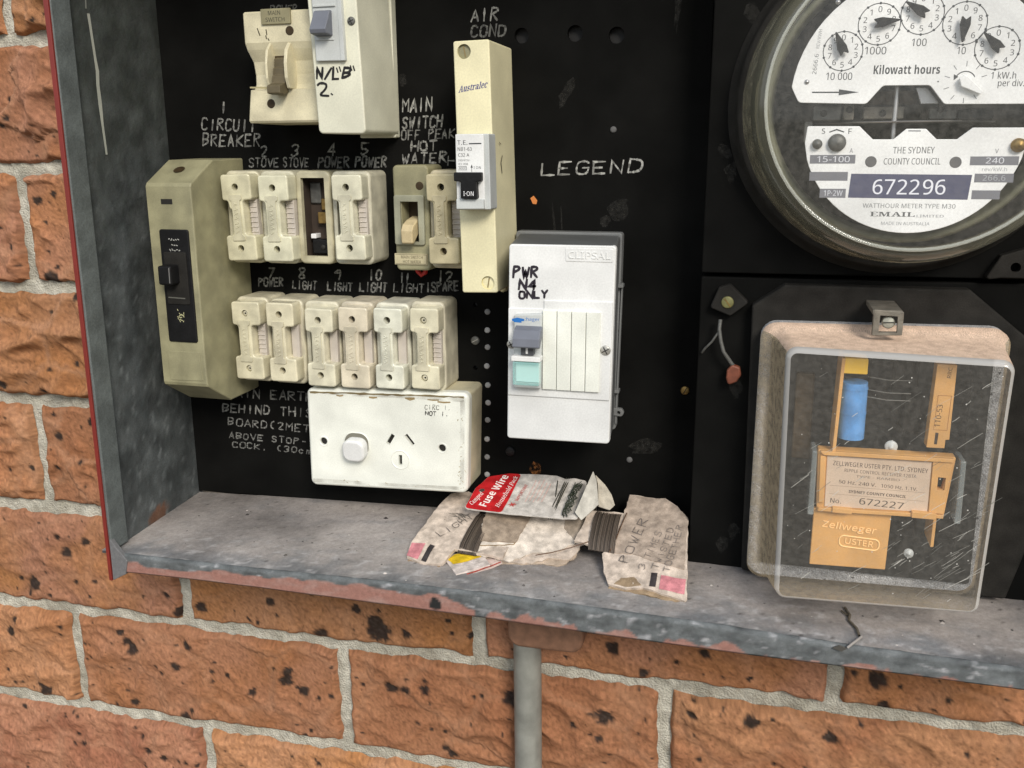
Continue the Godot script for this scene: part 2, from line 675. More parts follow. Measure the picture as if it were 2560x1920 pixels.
func make_materials() -> void:
	var grain := grey_tex("grain", 0.72, 1.0, 0.012, 0.45)
	var coarse := grey_tex("coarse", 0.80, 1.0, 0.02, 0.7, 0.95)
	var fine := grey_tex("fine", 0.88, 1.0, 0.006, 0.35, 1.1, 512, 11)
	var dirty := grey_tex("dirty", 0.81, 1.0, 0.009, 0.3, 1.1, 512, 15)
	var b1 := bump_tex("rough", 0.05, 5.0)
	var b2 := bump_tex("pebble", 0.09, 6.0, 3)
	mat("brick", Color(0.97, 0.965, 0.93), 0.92, 0.0, grey_tex("sandy", 0.70, 1.0, 0.05, 0.85, 0.90, 1024, 61), 9.0, bump_tex("sand", 0.16, 7.0, 3, 1024), 0.7, 0.25)
	mat("mortar", Color(1, 1, 1), 0.95, 0.0, coarse, 11.0, b2, 1.0, 0.2)
	mat("galvanised", Color(1, 1, 1), 0.62, 0.0, grain, 6.0, b1, 0.15)
	mat("red_paint", Color8(126, 40, 32), 0.5, 0.0, fine, 10.0)
	mat("shelf", Color(1, 1, 1), 0.75, 0.0, grey_tex("gritty", 0.70, 1.0, 0.03, 0.75, 0.97, 1024, 71), 9.0, b1, 0.1, 0.35)
	mat("black_board", Color(0.088, 0.088, 0.084), 0.75, 0.0, grey_tex("smudge", 0.78, 1.0, 0.007, 0.25, 1.1, 512, 33), 5.0, null, 0.08, 0.14)
	mat("black_plastic", Color(0.10, 0.10, 0.104), 0.5, 0.0, grain, 12.0, b1, 0.1, 0.35)
	mat("dusty_black", Color(0.19, 0.185, 0.175), 0.8, 0.0, grain, 9.0, null, 0.2, 0.2)
	mat("paint_pen", Color(1, 1, 1), 0.8)
	mat("print", Color(1, 1, 1), 0.6)
	mat("beige_plastic", Color8(156, 152, 120), 0.55, 0.0, dirty, 9.0, b1, 0.05)
	mat("cream_plastic", Color8(226, 218, 186), 0.45, 0.0, dirty, 7.0, b1, 0.03)
	mat("cream_slim", Color8(236, 229, 190), 0.42, 0.0, fine, 6.0, b1, 0.03)
	mat("white_plastic", Color8(226, 225, 204), 0.42, 0.0, fine, 6.0, b1, 0.03)
	mat("pure_white", Color8(231, 232, 230), 0.4, 0.0, fine, 6.0, b1, 0.02)
	mat("outlet_white", Color8(238, 240, 230), 0.32, 0.0, fine, 7.0, b1, 0.02)
	mat("grey_module", Color8(196, 200, 198), 0.45, 0.0, fine, 7.0)
	mat("toggle_grey", Color8(112, 116, 126), 0.45, 0.0, fine, 12.0)
	mat("porcelain", Color(1, 1, 1), 0.14, 0.0, dirty, 11.0, b1, 0.03)
	mat("porcelain_dirty", Color(1, 1, 1), 0.4, 0.0, dirty, 14.0, b1, 0.06)
	mat("ribbed_insulator", Color8(198, 190, 180), 0.25, 0.0, fine, 14.0)
	mat("dark_slot", Color8(26, 24, 20), 0.7)
	mat("brown_screw", Color8(74, 58, 34), 0.6, 0.3, grain, 30.0)
	mat("brass", Color8(170, 140, 84), 0.45, 0.8, grain, 30.0)
	mat("steel", Color8(206, 204, 196), 0.34, 0.45, grain, 30.0)
	mat("dull_metal", Color8(120, 120, 116), 0.55, 0.5, grain, 30.0)
	mat("aluminium", Color8(196, 196, 196), 0.35, 0.8, fine, 20.0)
	mat("conduit_grey", Color8(140, 141, 134), 0.5, 0.0, dirty, 9.0)
	mat("coupling_pink", Color8(152, 112, 88), 0.7, 0.0, grain, 14.0)
	mat("card", Color(1, 1, 1), 0.92, 0.0, grey_tex("pulp", 0.72, 1.0, 0.02, 0.35, 0.95, 512, 41), 12.0, b1, 0.25, 0.15)
	mat("fuse_wire", Color8(235, 230, 225), 0.5, 0.2)
	mat("dial_white", Color8(243, 244, 242), 0.5, 0.0, fine, 5.0)
	mat("orange_plastic", Color8(218, 166, 100), 0.5, 0.0, fine, 9.0)
	mat("capacitor_blue", Color8(104, 164, 226), 0.28, 0.0, dirty, 16.0)
	mat("yellow_part", Color8(236, 190, 58), 0.45)
	mat("rust_gasket", Color(1, 1, 1), 0.9, 0.0, grey_tex("rusty", 0.3, 1.0, 0.03, 0.8, 0.8, 512, 51), 14.0, b2, 0.6)
	mat("seal_brown", Color8(146, 84, 62), 0.55, 0.1, grain, 20.0)
	mat("red_wire", Color8(170, 30, 26), 0.5)
	mat("clamp_metal", Color8(142, 136, 124), 0.6, 0.4, grain, 18.0, b1, 0.2)
	clear_mat("clear_cover", Color(0.93, 0.92, 0.88, 0.03), 0.05)
	clear_mat("clear_thin", Color(0.9, 0.95, 0.95, 0.18), 0.1)
	clear_mat("edge_highlight", Color(0.93, 0.92, 0.90, 0.38), 0.12)  # whitish tint paints the highlight along the edge of the cover
	clear_mat("glass_glint_ring", Color(0.92, 0.93, 0.88, 0.22), 0.1)  # pale tint of the ring that paints a reflection on the glass
	clear_mat("meter_glass", Color(0.9, 0.93, 0.9, 0.02), 0.03)
	clear_mat("teal_window", Color(0.62, 0.86, 0.84, 0.3), 0.12)
	clear_mat("glass_shoulder", Color(0.66, 0.65, 0.56, 0.24), 0.12)
	for g in ["meter_glass", "clear_cover"]:
		mats[g].metallic_specular = 0.38
	for q in [["dust_top", Color8(206, 180, 158), 0.7, 1.0, 0.02, 5, 0.0], ["dust_side", Color8(186, 168, 138), 0.35, 0.78, 0.02, 6, 0.0], ["dust_glare_film", Color8(214, 208, 198), 0.02, 0.08, 0.03, 8, 0.0], ["glass_dirt_reflection", Color8(182, 176, 150), 0.16, 0.5, 0.012, 9, 0.0],
			["soot", Color8(96, 80, 54), 0.0, 0.34, 0.006, 12, 0.1], ["chalk", Color8(120, 118, 112), 0.0, 0.10, 0.03, 14, 0.0], ["rust_stain", Color8(150, 92, 40), 0.0, 0.9, 0.03, 16, 0.2]]:
		var m := mat(q[0], Color.WHITE, 0.75, 0.0, dust_tex(q[0], q[1], q[2], q[3], q[4], q[5], q[6]), 14.0)
		m.transparency = BaseMaterial3D.TRANSPARENCY_ALPHA


# ---------------------------------------------------------------- brick wall
const COURSE := 88.32
const BED_A := -216.8
const WALL_Z := 19.7
const TILT := 0.0167


func make_wall() -> void:
	var w := thing("brick_wall", "rock-faced red brown brick wall with pale mortar behind and below the meter box", "wall", Vector3(0, -400, WALL_Z))
	var turn := func(p: Vector3) -> Vector3: return Vector3(p.x * cos(TILT) - p.y * sin(TILT), p.x * sin(TILT) + p.y * cos(TILT), p.z)
	var nm := noise(FastNoiseLite.TYPE_SIMPLEX_SMOOTH, 0.06, 4, 77)
	var nl := noise(FastNoiseLite.TYPE_SIMPLEX_SMOOTH, 0.012, 3, 78)
	# mortar sheets: left of the box, below it, above it and to its right, each ending behind the sheet metal
	for q in [[-460.0, -190.0, -120.0, 300.0, 90, 140], [-460.0, 440.0, -420.0, -119.0, 300, 100], [-1400.0, -460.0, -1200.0, 1300.0, 4, 4], [440.0, 1600.0, -1200.0, 1300.0, 4, 4], [-460.0, 440.0, 325.0, 1300.0, 4, 4], [-460.0, 440.0, -1200.0, -420.0, 4, 4], [-460.0, -190.0, 300.0, 326.0, 4, 4]]:
		var pos := func(u: float, v: float) -> Vector3:
			var x := lerpf(q[0], q[1], u)
			var y := lerpf(q[2], q[3], v)
			return Vector3(x, y, WALL_Z - 5.8 + nm.get_noise_2d(x * 5.0, y * 5.0) * 1.5 + nl.get_noise_2d(x * 4.0, y * 4.0) * 1.6)
		var col := func(u: float, v: float, p: Vector3) -> Color:
			var t := clampf(nl.get_noise_2d(p.x * 2.2, p.y * 2.2) * 1.1 + 0.45, 0.0, 1.0)
			var k := 0.86 + 0.28 * nm.get_noise_2d(p.x * 9.0, p.y * 9.0)
			return Color(0.74 * k, 0.715 * k, 0.61 * k).lerp(Color(0.53 * k, 0.505 * k, 0.415 * k), t).lerp(Color(0.32, 0.295, 0.235), clampf(nm.get_noise_2d(p.x * 1.1 + 50.0, p.y * 1.1) * 2.0 - 0.55, 0.0, 0.7))
		grid_part("mortar", q[4], q[5], pos, col, mats.mortar, w)
	# courses: bed below, list of brick starts; relief amount
	var rows := [
		[2, -428.9, 0.95], [1, -304.0, 0.95], [0, -195.7, 0.8], [-1, -312.4, 1.7], [-2, -420.0, 1.9], [-3, -298.0, 1.8], [-4, -418.0, 1.8], [-5, -289.0, 1.8],
	]
	var idx := 0
	for r in rows:
		var y0: float = BED_A - COURSE * r[0] + 4.6
		var y1: float = y0 + COURSE - 9.2
		if r[0] == 0:
			y1 = y0 + COURSE - 11.0
		var start: float = r[1]
		while start > -430.0:
			start -= 240.0
		while start < 470.0:
			var x0 := start + 4.8
			var x1 := start + 235.2
			start += 240.0
			idx += 1
			if r[0] < 0:
				x1 = minf(x1, -186.5 + y0 * TILT)
			if x1 - x0 < 12.0 or x1 < -440.0:
				continue
			make_brick(w, x0, x1, y0, y1, r[2], idx, turn)
	# outlying bricks, wholly outside the photograph, kept to a few courses round the box
	for k in 5:
		for s in [-690.0, 470.0]:
			make_brick(w, s + 5.4, s + 234.6, BED_A - COURSE * (1 - k) + 5.2, BED_A - COURSE * (-k) - 5.2, 0.8, 200 + k, turn, 9.0)


# iron spots that the photograph shows largest: x, y (brick frame), radius
const SPOTS := [[-32, -201, 9.5], [-34, -193, 6.5], [-10, -199, 4], [-78, -207, 5], [-49, -185, 4.5], [-112, -253, 5.5], [-98, -260, 5], [-110, -245, 4.5], [-24, -246, 5.5], [-13, -246, 4], [2, -243, 4.5], [135, -244, 6.5], [68, -240, 6],
	[-253, -238, 4], [-248, -244, 5], [-258, -231, 3.5], [-340, -294, 6], [-369, -244, 5], [-336, -197, 6.5], [-279, -154, 4], [-181, -200, 5], [-196, -234, 4], [-280, 55, 7], [-258, 43, 5], [-205, -299, 5.5], [234, -231, 6], [283, -237, 5], [309, -191, 6.5], [141, -191, 5], [-300, -166, 5], [-230, 150, 4], [-330, 96, 6]]


func make_brick(w: Node3D, x0: float, x1: float, y0: float, y1: float, relief: float, k: int, turn: Callable, cell := 1.55) -> void:
	var r := RandomNumberGenerator.new()
	r.seed = 900 + k * 17
	var big := noise(FastNoiseLite.TYPE_SIMPLEX, 0.014, 2, 300 + k, FastNoiseLite.FRACTAL_RIDGED)
	var cells := noise(FastNoiseLite.TYPE_CELLULAR, 0.017, 1, 500 + k, FastNoiseLite.FRACTAL_NONE)
	cells.cellular_return_type = FastNoiseLite.RETURN_CELL_VALUE
	cells.domain_warp_enabled = true
	cells.domain_warp_amplitude = 22.0
	cells.domain_warp_frequency = 0.02
	var cells2 := noise(FastNoiseLite.TYPE_CELLULAR, 0.017, 1, 500 + k, FastNoiseLite.FRACTAL_NONE)
	cells2.cellular_return_type = FastNoiseLite.RETURN_DISTANCE2_SUB
	cells2.domain_warp_enabled = true
	cells2.domain_warp_amplitude = 22.0
	cells2.domain_warp_frequency = 0.02
	var fine := noise(FastNoiseLite.TYPE_SIMPLEX, 0.12, 4, 40 + k)
	var tone := noise(FastNoiseLite.TYPE_SIMPLEX, 0.011, 3, 700 + k)
	var edge := noise(FastNoiseLite.TYPE_SIMPLEX_SMOOTH, 0.06, 1, 60 + k)
	var warm := r.randf()
	var lum := r.randf_range(1.16, 1.46)
	var base := Color(0.46, 0.222, 0.128).lerp(Color(0.43, 0.214, 0.145), warm)
	if k % 3 == 0:
		base = Color(0.48, 0.245, 0.138)
	if relief < 0.8:
		base = base.lerp(Color(0.55, 0.262, 0.135), 0.6)
	var alt := Color(0.48, 0.225, 0.095).lerp(Color(0.34, 0.145, 0.095), r.randf())
	var spots := []
	for s in SPOTS:
		if s[0] > x0 - 8 and s[0] < x1 + 8 and s[1] > y0 - 8 and s[1] < y1 + 8:
			spots.append(s)
	for i in int((x1 - x0) / 5.5):
		spots.append([r.randf_range(x0, x1), r.randf_range(y0, y1), r.randf_range(0.7, 2.4) if i % 8 else r.randf_range(2.4, 4.2)])
	var nu := int((x1 - x0) / cell)
	var nv := int((y1 - y0) / cell)
	# coarse buckets keep the spot test cheap
	var bucket := {}
	for s in spots:
		for bx in range(int((s[0] - s[2] * 1.6) / 12.0) - 1, int((s[0] + s[2] * 1.6) / 12.0) + 2):
			for by in range(int((s[1] - s[2] * 1.6) / 12.0) - 1, int((s[1] + s[2] * 1.6) / 12.0) + 2):
				var key := Vector2i(bx, by)
				if not bucket.has(key):
					bucket[key] = []
				bucket[key].append(s)
	var dark := func(x: float, y: float) -> float:
		var d := 0.0
		for s in bucket.get(Vector2i(int(x / 12.0), int(y / 12.0)), []):
			var dist: float = Vector2(x - s[0], (y - s[1]) * 1.1).length() / s[2] + fine.get_noise_2d(x * 1.3, y * 1.3) * 0.42
			d = maxf(d, 1.0 - smoothstep(0.75, 1.15, dist))
		return d
	var pos := func(u: float, v: float) -> Vector3:
		var x := lerpf(x0, x1, u)
		var y := lerpf(y0, y1, v)
		var ex := minf(x - x0, x1 - x)
		var ey := minf(y - y0, y1 - y)
		# ragged outline, rounded down into the joint
		var sx := edge.get_noise_2d(y, 40.0 + x0) * 1.5
		var sy := edge.get_noise_2d(x, 90.0 + y0) * 1.3 + tone.get_noise_2d(x * 2.0, y0) * 2.2
		if u < 0.5:
			x += sx * (1.0 - clampf(ex / 14.0, 0, 1))
		else:
			x -= sx * (1.0 - clampf(ex / 14.0, 0, 1))
		if v < 0.5:
			y += sy * (1.0 - clampf(ey / 14.0, 0, 1))
		else:
			y -= sy * (1.0 - clampf(ey / 14.0, 0, 1))
		var e := clampf(minf(ex, ey) / 5.0, 0.0, 1.0)
		var z := (cells.get_noise_2d(x, y * 1.2)) * 3.6 + (big.get_noise_2d(x, y * 1.3)) * 4.2
		var cr := clampf(cells2.get_noise_2d(x, y * 1.2) + 1.0, 0.0, 0.3) / 0.3
		z = z * relief * (0.35 + 0.65 * cr) + fine.get_noise_2d(x, y) * 0.55 - dark.call(x, y) * 0.9
		return turn.call(Vector3(x, y, WALL_Z + maxf(z, -1.4 + 0.2 * z) * e * 0.9 - (1.0 - sqrt(1.0 - pow(1.0 - e, 2.0))) * 5.5))
	var col := func(u: float, v: float, p: Vector3) -> Color:
		var x := lerpf(x0, x1, u)
		var y := lerpf(y0, y1, v)
		var t := clampf(tone.get_noise_2d(x, y) * 0.9 + 0.4, 0.0, 1.0)
		var c := base.lerp(alt, t)
		var g := 1.0 + fine.get_noise_2d(x * 2.2, y * 2.2) * 0.38
		g *= lum
		c = Color(c.r * g, c.g * g, c.b * g)
		var lo := clampf(fine.get_noise_2d(x * 1.6 + 300.0, y * 1.6) * 2.2 - 0.75, 0.0, 0.55)
		c = c.lerp(Color(0.20, 0.095, 0.06), lo)
		var cw := clampf(cells2.get_noise_2d(x, y * 1.2) + 1.0, 0.0, 0.16) / 0.16
		var crest := (1.0 - cw) * clampf(relief - 0.35, 0.0, 1.0) * 0.4
		c = c.lerp(Color(0.68, 0.40, 0.27), crest)
		return c.lerp(Color(0.035, 0.030, 0.030).lerp(Color(0.10, 0.085, 0.08), clampf(fine.get_noise_2d(x * 5.0, y * 5.0), 0, 1)), dark.call(x, y) * 0.95)
	grid_part("brick", nu, nv, pos, col, mats.brick, w)


# ---------------------------------------------------------------- steel meter box
func table(t: Array, x: float) -> float:
	for i in t.size() - 1:
		if x <= t[i + 1][0] or i == t.size() - 2:
			return lerpf(t[i][1], t[i + 1][1], clampf((x - t[i][0]) / (t[i + 1][0] - t[i][0]), 0.0, 1.0))
	return 0.0


const SHELF_BACK := [[-186, -115.8], [-90, -111.6], [10, -108.4], [190, -111.5], [430, -112.5]]
const SHELF_FRONT := [[-186, -115.2], [-80, -113.9], [15, -111.6], [90, -110.6], [140, -111.2], [207, -112.0], [282, -114.3], [366, -115.0], [430, -115.0]]
const LIP := [[-170, -128.6], [-120, -127.0], [-69, -126.3], [88, -127.1], [217, -127.8], [360, -126.6], [430, -126.6]]


func shelf_y(x: float, z: float) -> float:
	return lerpf(table(SHELF_BACK, x), table(SHELF_FRONT, x), clampf(z / 109.0, 0, 1))


func make_cabinet() -> void:
	var box := thing("meter_box", "grey steel meter box with dusty floor and red painted left edge", "meter box", Vector3(0, -112, 0))
	var n1 := noise(FastNoiseLite.TYPE_SIMPLEX_SMOOTH, 0.02, 4, 5)
	var n2 := noise(FastNoiseLite.TYPE_SIMPLEX_SMOOTH, 0.09, 3, 6)
	var n3 := noise(FastNoiseLite.TYPE_SIMPLEX_SMOOTH, 0.006, 3, 8)
	# floor
	var pos := func(u: float, v: float) -> Vector3:
		var x := lerpf(-185.0, 428.0, u)
		var z := lerpf(-1.0, 106.5, v)
		return Vector3(x, shelf_y(x, z) + n2.get_noise_2d(x, z) * 0.25, z)
	var col := func(u: float, v: float, p: Vector3) -> Color:
		var a := n1.get_noise_2d(p.x * 1.2, p.z * 2.2) * 0.5 + 0.5
		var b := n2.get_noise_2d(p.x * 0.7, p.z * 0.9) * 0.7
		var dust := Color(0.42, 0.383, 0.358)
		var metal := Color(0.235, 0.24, 0.245)
		var wear := clampf(smoothstep(78.0, 104.0, p.z + n1.get_noise_2d(p.x * 2.0, 5.0) * 14.0) * 0.75 + (a - 0.55) * 1.5, 0.0, 1.0)
		var c := dust.lerp(metal, wear)
		var g := 1.0 + b * 0.22 + n3.get_noise_2d(p.x * 1.6, p.z * 1.6) * 0.55
		c = Color(c.r * g, c.g * g, c.b * g)
		var white := clampf((n2.get_noise_2d(p.x * 0.8 + 900.0, p.z * 1.2) - 0.22) * 1.8, 0.0, 0.55) * smoothstep(50.0, 90.0, p.z)
		c = c.lerp(Color(0.64, 0.62, 0.61), white)
		var fleck := clampf((n2.get_noise_2d(p.x * 1.7 - 400.0, p.z * 1.7) - 0.55) * 5.0, 0.0, 0.8)
		return c.lerp(Color(0.06, 0.05, 0.045), fleck)
	grid_part("floor", 340, 60, pos, col, mats.shelf, box, Vector3.UP)
	# rolled front edge and lip
	var pos2 := func(u: float, v: float) -> Vector3:
		var x := lerpf(-171.0, 428.0, u)
		var yf := shelf_y(x, 109.0)
		var yl := table(LIP, x)
		var t := v * 10.0
		var bend := n3.get_noise_2d(x * 1.5, 0.0) * 0.6
		if t < 4.0:
			var a := PI / 2 * t / 4.0
			return Vector3(x, yf - 2.6 * (1.0 - cos(a)), 106.5 + 2.6 * sin(a) + bend * sin(a))
		if t < 9.0:
			return Vector3(x, lerpf(yf - 2.6, yl, (t - 4.0) / 5.0), 109.1 + bend)
		return Vector3(x, yl + 0.6, 106.0)
	var col2 := func(u: float, v: float, p: Vector3) -> Color:
		var t := clampf((table(SHELF_FRONT, p.x) - p.y) / (table(SHELF_FRONT, p.x) - table(LIP, p.x)), 0.0, 1.0)
		var b := n2.get_noise_2d(p.x * 0.55, p.y * 1.6)
		var metal := Color(0.155, 0.168, 0.172)
		var g := 1.0 + b * 0.45 + n1.get_noise_2d(p.x * 3.0, p.y * 3.0) * 0.4
		var c := Color(metal.r * g, metal.g * g, metal.b * g)
		c = c.lerp(Color(0.58, 0.58, 0.60), clampf((n2.get_noise_2d(p.x * 0.7, p.y * 1.4 + 70.0) - 0.34) * 2.2, 0.0, 0.8))
		# what is left of the red oxide paint: most of the lip on the left, a thin line along the bottom edge further right
		var edge := 0.24 + n1.get_noise_2d(p.x * 0.9, 77.0) * 0.30 + smoothstep(40.0, 75.0, p.x) * 0.32 - smoothstep(-90.0, -140.0, p.x) * -0.25
		if p.x > 75.0:
			edge = 0.88 + n1.get_noise_2d(p.x * 2.0, 77.0) * 0.55
		var paint := smoothstep(edge - 0.04, edge + 0.04, t + b * 0.12)
		var pc := Color(0.40, 0.205, 0.165).lerp(Color(0.50, 0.36, 0.32), clampf(b * 0.7 + smoothstep(0.8, 1.0, t) * 0.5, 0.0, 1.0))
		c = c.lerp(pc, paint)
		var hole := 1.0 - smoothstep(3.6, 4.6, Vector2(p.x - 51.0, (p.y + 120.5)).length() + b * 1.5)
		return c.lerp(Color(0.03, 0.03, 0.03), hole)
	grid_part("front_lip", 400, 22, pos2, col2, mats.shelf, box)
	# left side wall
	var pos3 := func(u: float, v: float) -> Vector3:
		return Vector3(lerpf(-184.0, -177.0, u), lerpf(-116.5, 330.0, v), lerpf(-6.0, 108.0, u))
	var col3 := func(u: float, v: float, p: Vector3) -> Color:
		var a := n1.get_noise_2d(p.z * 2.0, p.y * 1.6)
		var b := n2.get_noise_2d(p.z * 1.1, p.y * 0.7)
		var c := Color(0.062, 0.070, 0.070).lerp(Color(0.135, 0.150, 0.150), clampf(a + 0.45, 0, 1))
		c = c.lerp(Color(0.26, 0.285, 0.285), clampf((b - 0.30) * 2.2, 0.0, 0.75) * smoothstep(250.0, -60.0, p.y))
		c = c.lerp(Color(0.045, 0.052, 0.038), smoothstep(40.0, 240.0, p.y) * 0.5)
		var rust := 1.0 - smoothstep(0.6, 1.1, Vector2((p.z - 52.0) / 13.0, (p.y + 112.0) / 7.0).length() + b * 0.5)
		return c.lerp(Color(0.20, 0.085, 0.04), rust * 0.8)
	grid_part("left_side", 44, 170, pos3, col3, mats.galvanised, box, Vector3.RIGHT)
	var m := Mesher.new()
	# folded hem inside the left edge
	m.x = Transform3D(Basis(Vector3(0, 0, 1), Vector3(1, 0, 0), Vector3(0, 1, 0)), Vector3.ZERO)
	extrude(m, rect(93.0, -177.2, 109.0, -174.2, 0.9), -113.0, 330.0, 0.5, [], true, Color(0.145, 0.162, 0.158))
	part("folded_edge", m, mats.galvanised, box)
	m = Mesher.new()
	extrude(m, rounded([Vector2(-178.2, -134.0), Vector2(-176.0, -134.4), Vector2(-174.6, 330), Vector2(-178.2, 330)], 0.4), 106.0, 110.4, 0.5)
	part("red_edge", m, mats.red_paint, box)
	m = Mesher.new()
	extrude(m, rounded([Vector2(-175.8, -134.4), Vector2(-165.5, -128.8), Vector2(-163.0, -119.0), Vector2(-171.0, -110.0), Vector2(-175.4, -104.0)], 0.6), 106.4, 109.6, 0.5, [], true, Color(0.20, 0.20, 0.205))
	part("corner_tab", m, mats.shelf, box)
	# back, top and right side, out of the picture: they shade what is inside
	m = Mesher.new()
	extrude(m, rect(-186.0, -117.0, 430.0, 332.0, 1.0), -8.0, -6.0, 0.3, [], true, Color(0.1, 0.1, 0.1))
	extrude(m, rect(-186.0, 328.0, 430.0, 331.0, 1.0), -6.0, 112.0, 0.3, [], true, Color(0.2, 0.2, 0.2))
	extrude(m, rect(427.0, -117.0, 430.0, 328.0, 1.0), -6.0, 110.0, 0.3, [], true, Color(0.2, 0.2, 0.2))
	extrude(m, rect(-187.0, -118.5, 430.0, -117.2, 0.5), -6.0, 104.0, 0.2, [], true, Color(0.1, 0.1, 0.1))
	part("casing", m, mats.galvanised, box)


# ---------------------------------------------------------------- black boards
func make_panels() -> void:
	var b := thing("switchboard_panel", "black switchboard panel lettered by hand in white paint, carrying the fuses", "panel", Vector3(5, -110, 0))
	var m := Mesher.new()
	var holes := []
	for h in [[77.0, 212.0, 4.7], [110.9, 212.1, 4.9], [136.6, 210.1, 4.9], [43.7, 40.7, 1.6], [43.1, -3.1, 1.6], [185.0, -9.7, 2.2], [-60.0, 118.0, 4.0], [-56.5, 86.0, 4.0]]:
		holes.append([disc(h[0], h[1], h[2], 18), 5.0])
	extrude(m, rounded([Vector2(-186.0, -114.5), Vector2(10.0, -108.0), Vector2(193.5, -111.0), Vector2(193.5, 327.0), Vector2(-186.0, 327.0)], 0.5), -5.0, 0.0, 0.3, holes)
	part("board", m, mats.black_board, b)
	for h in [[77.0, 212.0, 5.4], [110.9, 212.1, 5.6], [136.6, 210.1, 5.6]]:
		m = Mesher.new()
		face(m, disc(h[0], h[1], h[2], 18), [], -5.4, Color(0.25, 0.25, 0.25))  # dark disc behind the drilled hole stands in for its shade
		part("hole_shade", m, mats.dark_slot, b)
	for q in [[52.4, 36.3], [52.1, 23.7], [52.1, 11.9], [51.4, -1.3], [51.9, -14.7], [51.9, -27.2], [51.4, -39.6], [50.8, -53.5], [50.7, -66.6], [50.5, -79.5], [135.6, 154.4], [150.0, -60.0]]:
		m = Mesher.new()
		var dull: bool = q[0] > 100.0
		var g := rng.randf_range(0.5, 1.0) * (0.35 if dull else 1.0)
		lathe(m, q[0], q[1], [Vector2(2.1, -0.5), Vector2(2.0, 0.5), Vector2(1.3, 1.0 + rng.randf() * 0.3), Vector2(0, 1.1)], 10, Color(0.42 * g, 0.42 * g, 0.42 * g))
		part("rivet", m, mats.paint_pen, b)
	for q in [[43.5, 16.2, 3.0, 0.5], [185.0, -9.7, 2.9, 1.1], [67.6, -61.0, 3.4, 0.2]]:
		m = Mesher.new()
		screw(m, q[0], q[1], 0.6, q[2], q[3])
		var s := part("screw", m, mats.dull_metal if q[0] < 60 else (mats.brass if q[0] > 100 else mats.black_plastic), b)
		m = Mesher.new()
		screw_slot(m, q[0], q[1], 0.6, q[2], q[3])
		part("slot", m, mats.steel if q[0] < 60 else mats.dark_slot, s)
	# chalky smears, an orange fleck and a rust stain
	for q in [[98, 97, 1.6, 24, 0.1, "chalk"], [103, 98, 1.2, 22, 0.05, "chalk"], [140, 106, 13, 17, -0.6, "chalk"], [131, 98, 8, 7, 0.4, "chalk"], [106, 178, 7, 22, -0.5, "chalk"], [160, -50, 22, 12, 0.3, "chalk"], [-3, 187, 6, 9, 0, "chalk"], [85.5, -73, 8, 13, 0.1, "rust_stain"], [173, 230, 4, 40, -0.05, "chalk"]]:
		m = Mesher.new()
		var P := PackedVector2Array()
		for i in 14:
			var a := TAU * i / 14
			P.append(Vector2(q[0], q[1]) + (Vector2(cos(a) * q[2], sin(a) * q[3]) * 0.5 * rng.randf_range(0.7, 1.15)).rotated(q[4]))
		face(m, P, [], 0.12)
		part("smear", m, mats[q[5]], b)
	m = Mesher.new()
	face(m, PackedVector2Array([Vector2(82.4, 112.0), Vector2(84.6, 113.6), Vector2(87.0, 110.6), Vector2(86.4, 108.2), Vector2(84.0, 108.4)]), [], 0.3, lin(196, 122, 62))
	part("orange_fleck", m, mats.paint_pen, b)
	# the two boards that carry the meters stand proud of it
	var up := thing("mounting_board", "black mounting board behind the round electricity meter", "board", Vector3(310, 72, 0))
	m = Mesher.new()
	extrude(m, rounded([Vector2(194.5, 71.6), Vector2(426.0, 73.2), Vector2(426, 327), Vector2(196.8, 327)], 1.0), 0.0, 35.0, 1.0)
	part("board", m, mats.black_board, up)
	var lo := thing("mounting_board", "black mounting board behind the clear relay box, below the round meter", "board", Vector3(310, -110, 0))
	m = Mesher.new()
	extrude(m, rounded([Vector2(193.0, -113.0), Vector2(426.0, -114.4), Vector2(426.0, 70.8), Vector2(194.5, 69.2)], 1.0), 0.0, 35.0, 1.0)
	part("board", m, mats.black_board, lo)
	for o in [up, lo]:
		var y0 := 78.0 if o == up else -106.0
		for i in 3:
			m = Mesher.new()
			var P := PackedVector2Array()
			var c := Vector2(rng.randf_range(200, 224), y0 + rng.randf_range(2, 150))
			for k in 10:
				P.append(c + Vector2.from_angle(TAU * k / 10) * Vector2(rng.randf_range(1.5, 5), rng.randf_range(2, 9)))
			face(m, P, [], 35.12)
			part("smear", m, mats.chalk, o)


func make_conduit() -> void:
	var c := thing("conduit", "grey plastic conduit running down the brick wall with pinkish coupling under the meter box", "conduit", Vector3(84, -300, 30))
	var m := Mesher.new()
	var dx := sin(TILT)
	tube(m, [Vector3(86.5, -150, 30.5), Vector3(87.0, -200, 30.5), Vector3(87.4, -300, 30.5), Vector3(88.2, -480, 30.5), Vector3(90.5, -1100, 30.5)], 9.6, 28)
	part("pipe", m, mats.conduit_grey, c)
	m = Mesher.new()
	extrude(m, rounded([Vector2(76.0, -184.0), Vector2(127.5, -183.0), Vector2(128.5, -128.0), Vector2(76.5, -128.5)], 9.0, 6), 17.0, 43.0, 3.0)
	part("coupling", m, mats.coupling_pink, c)


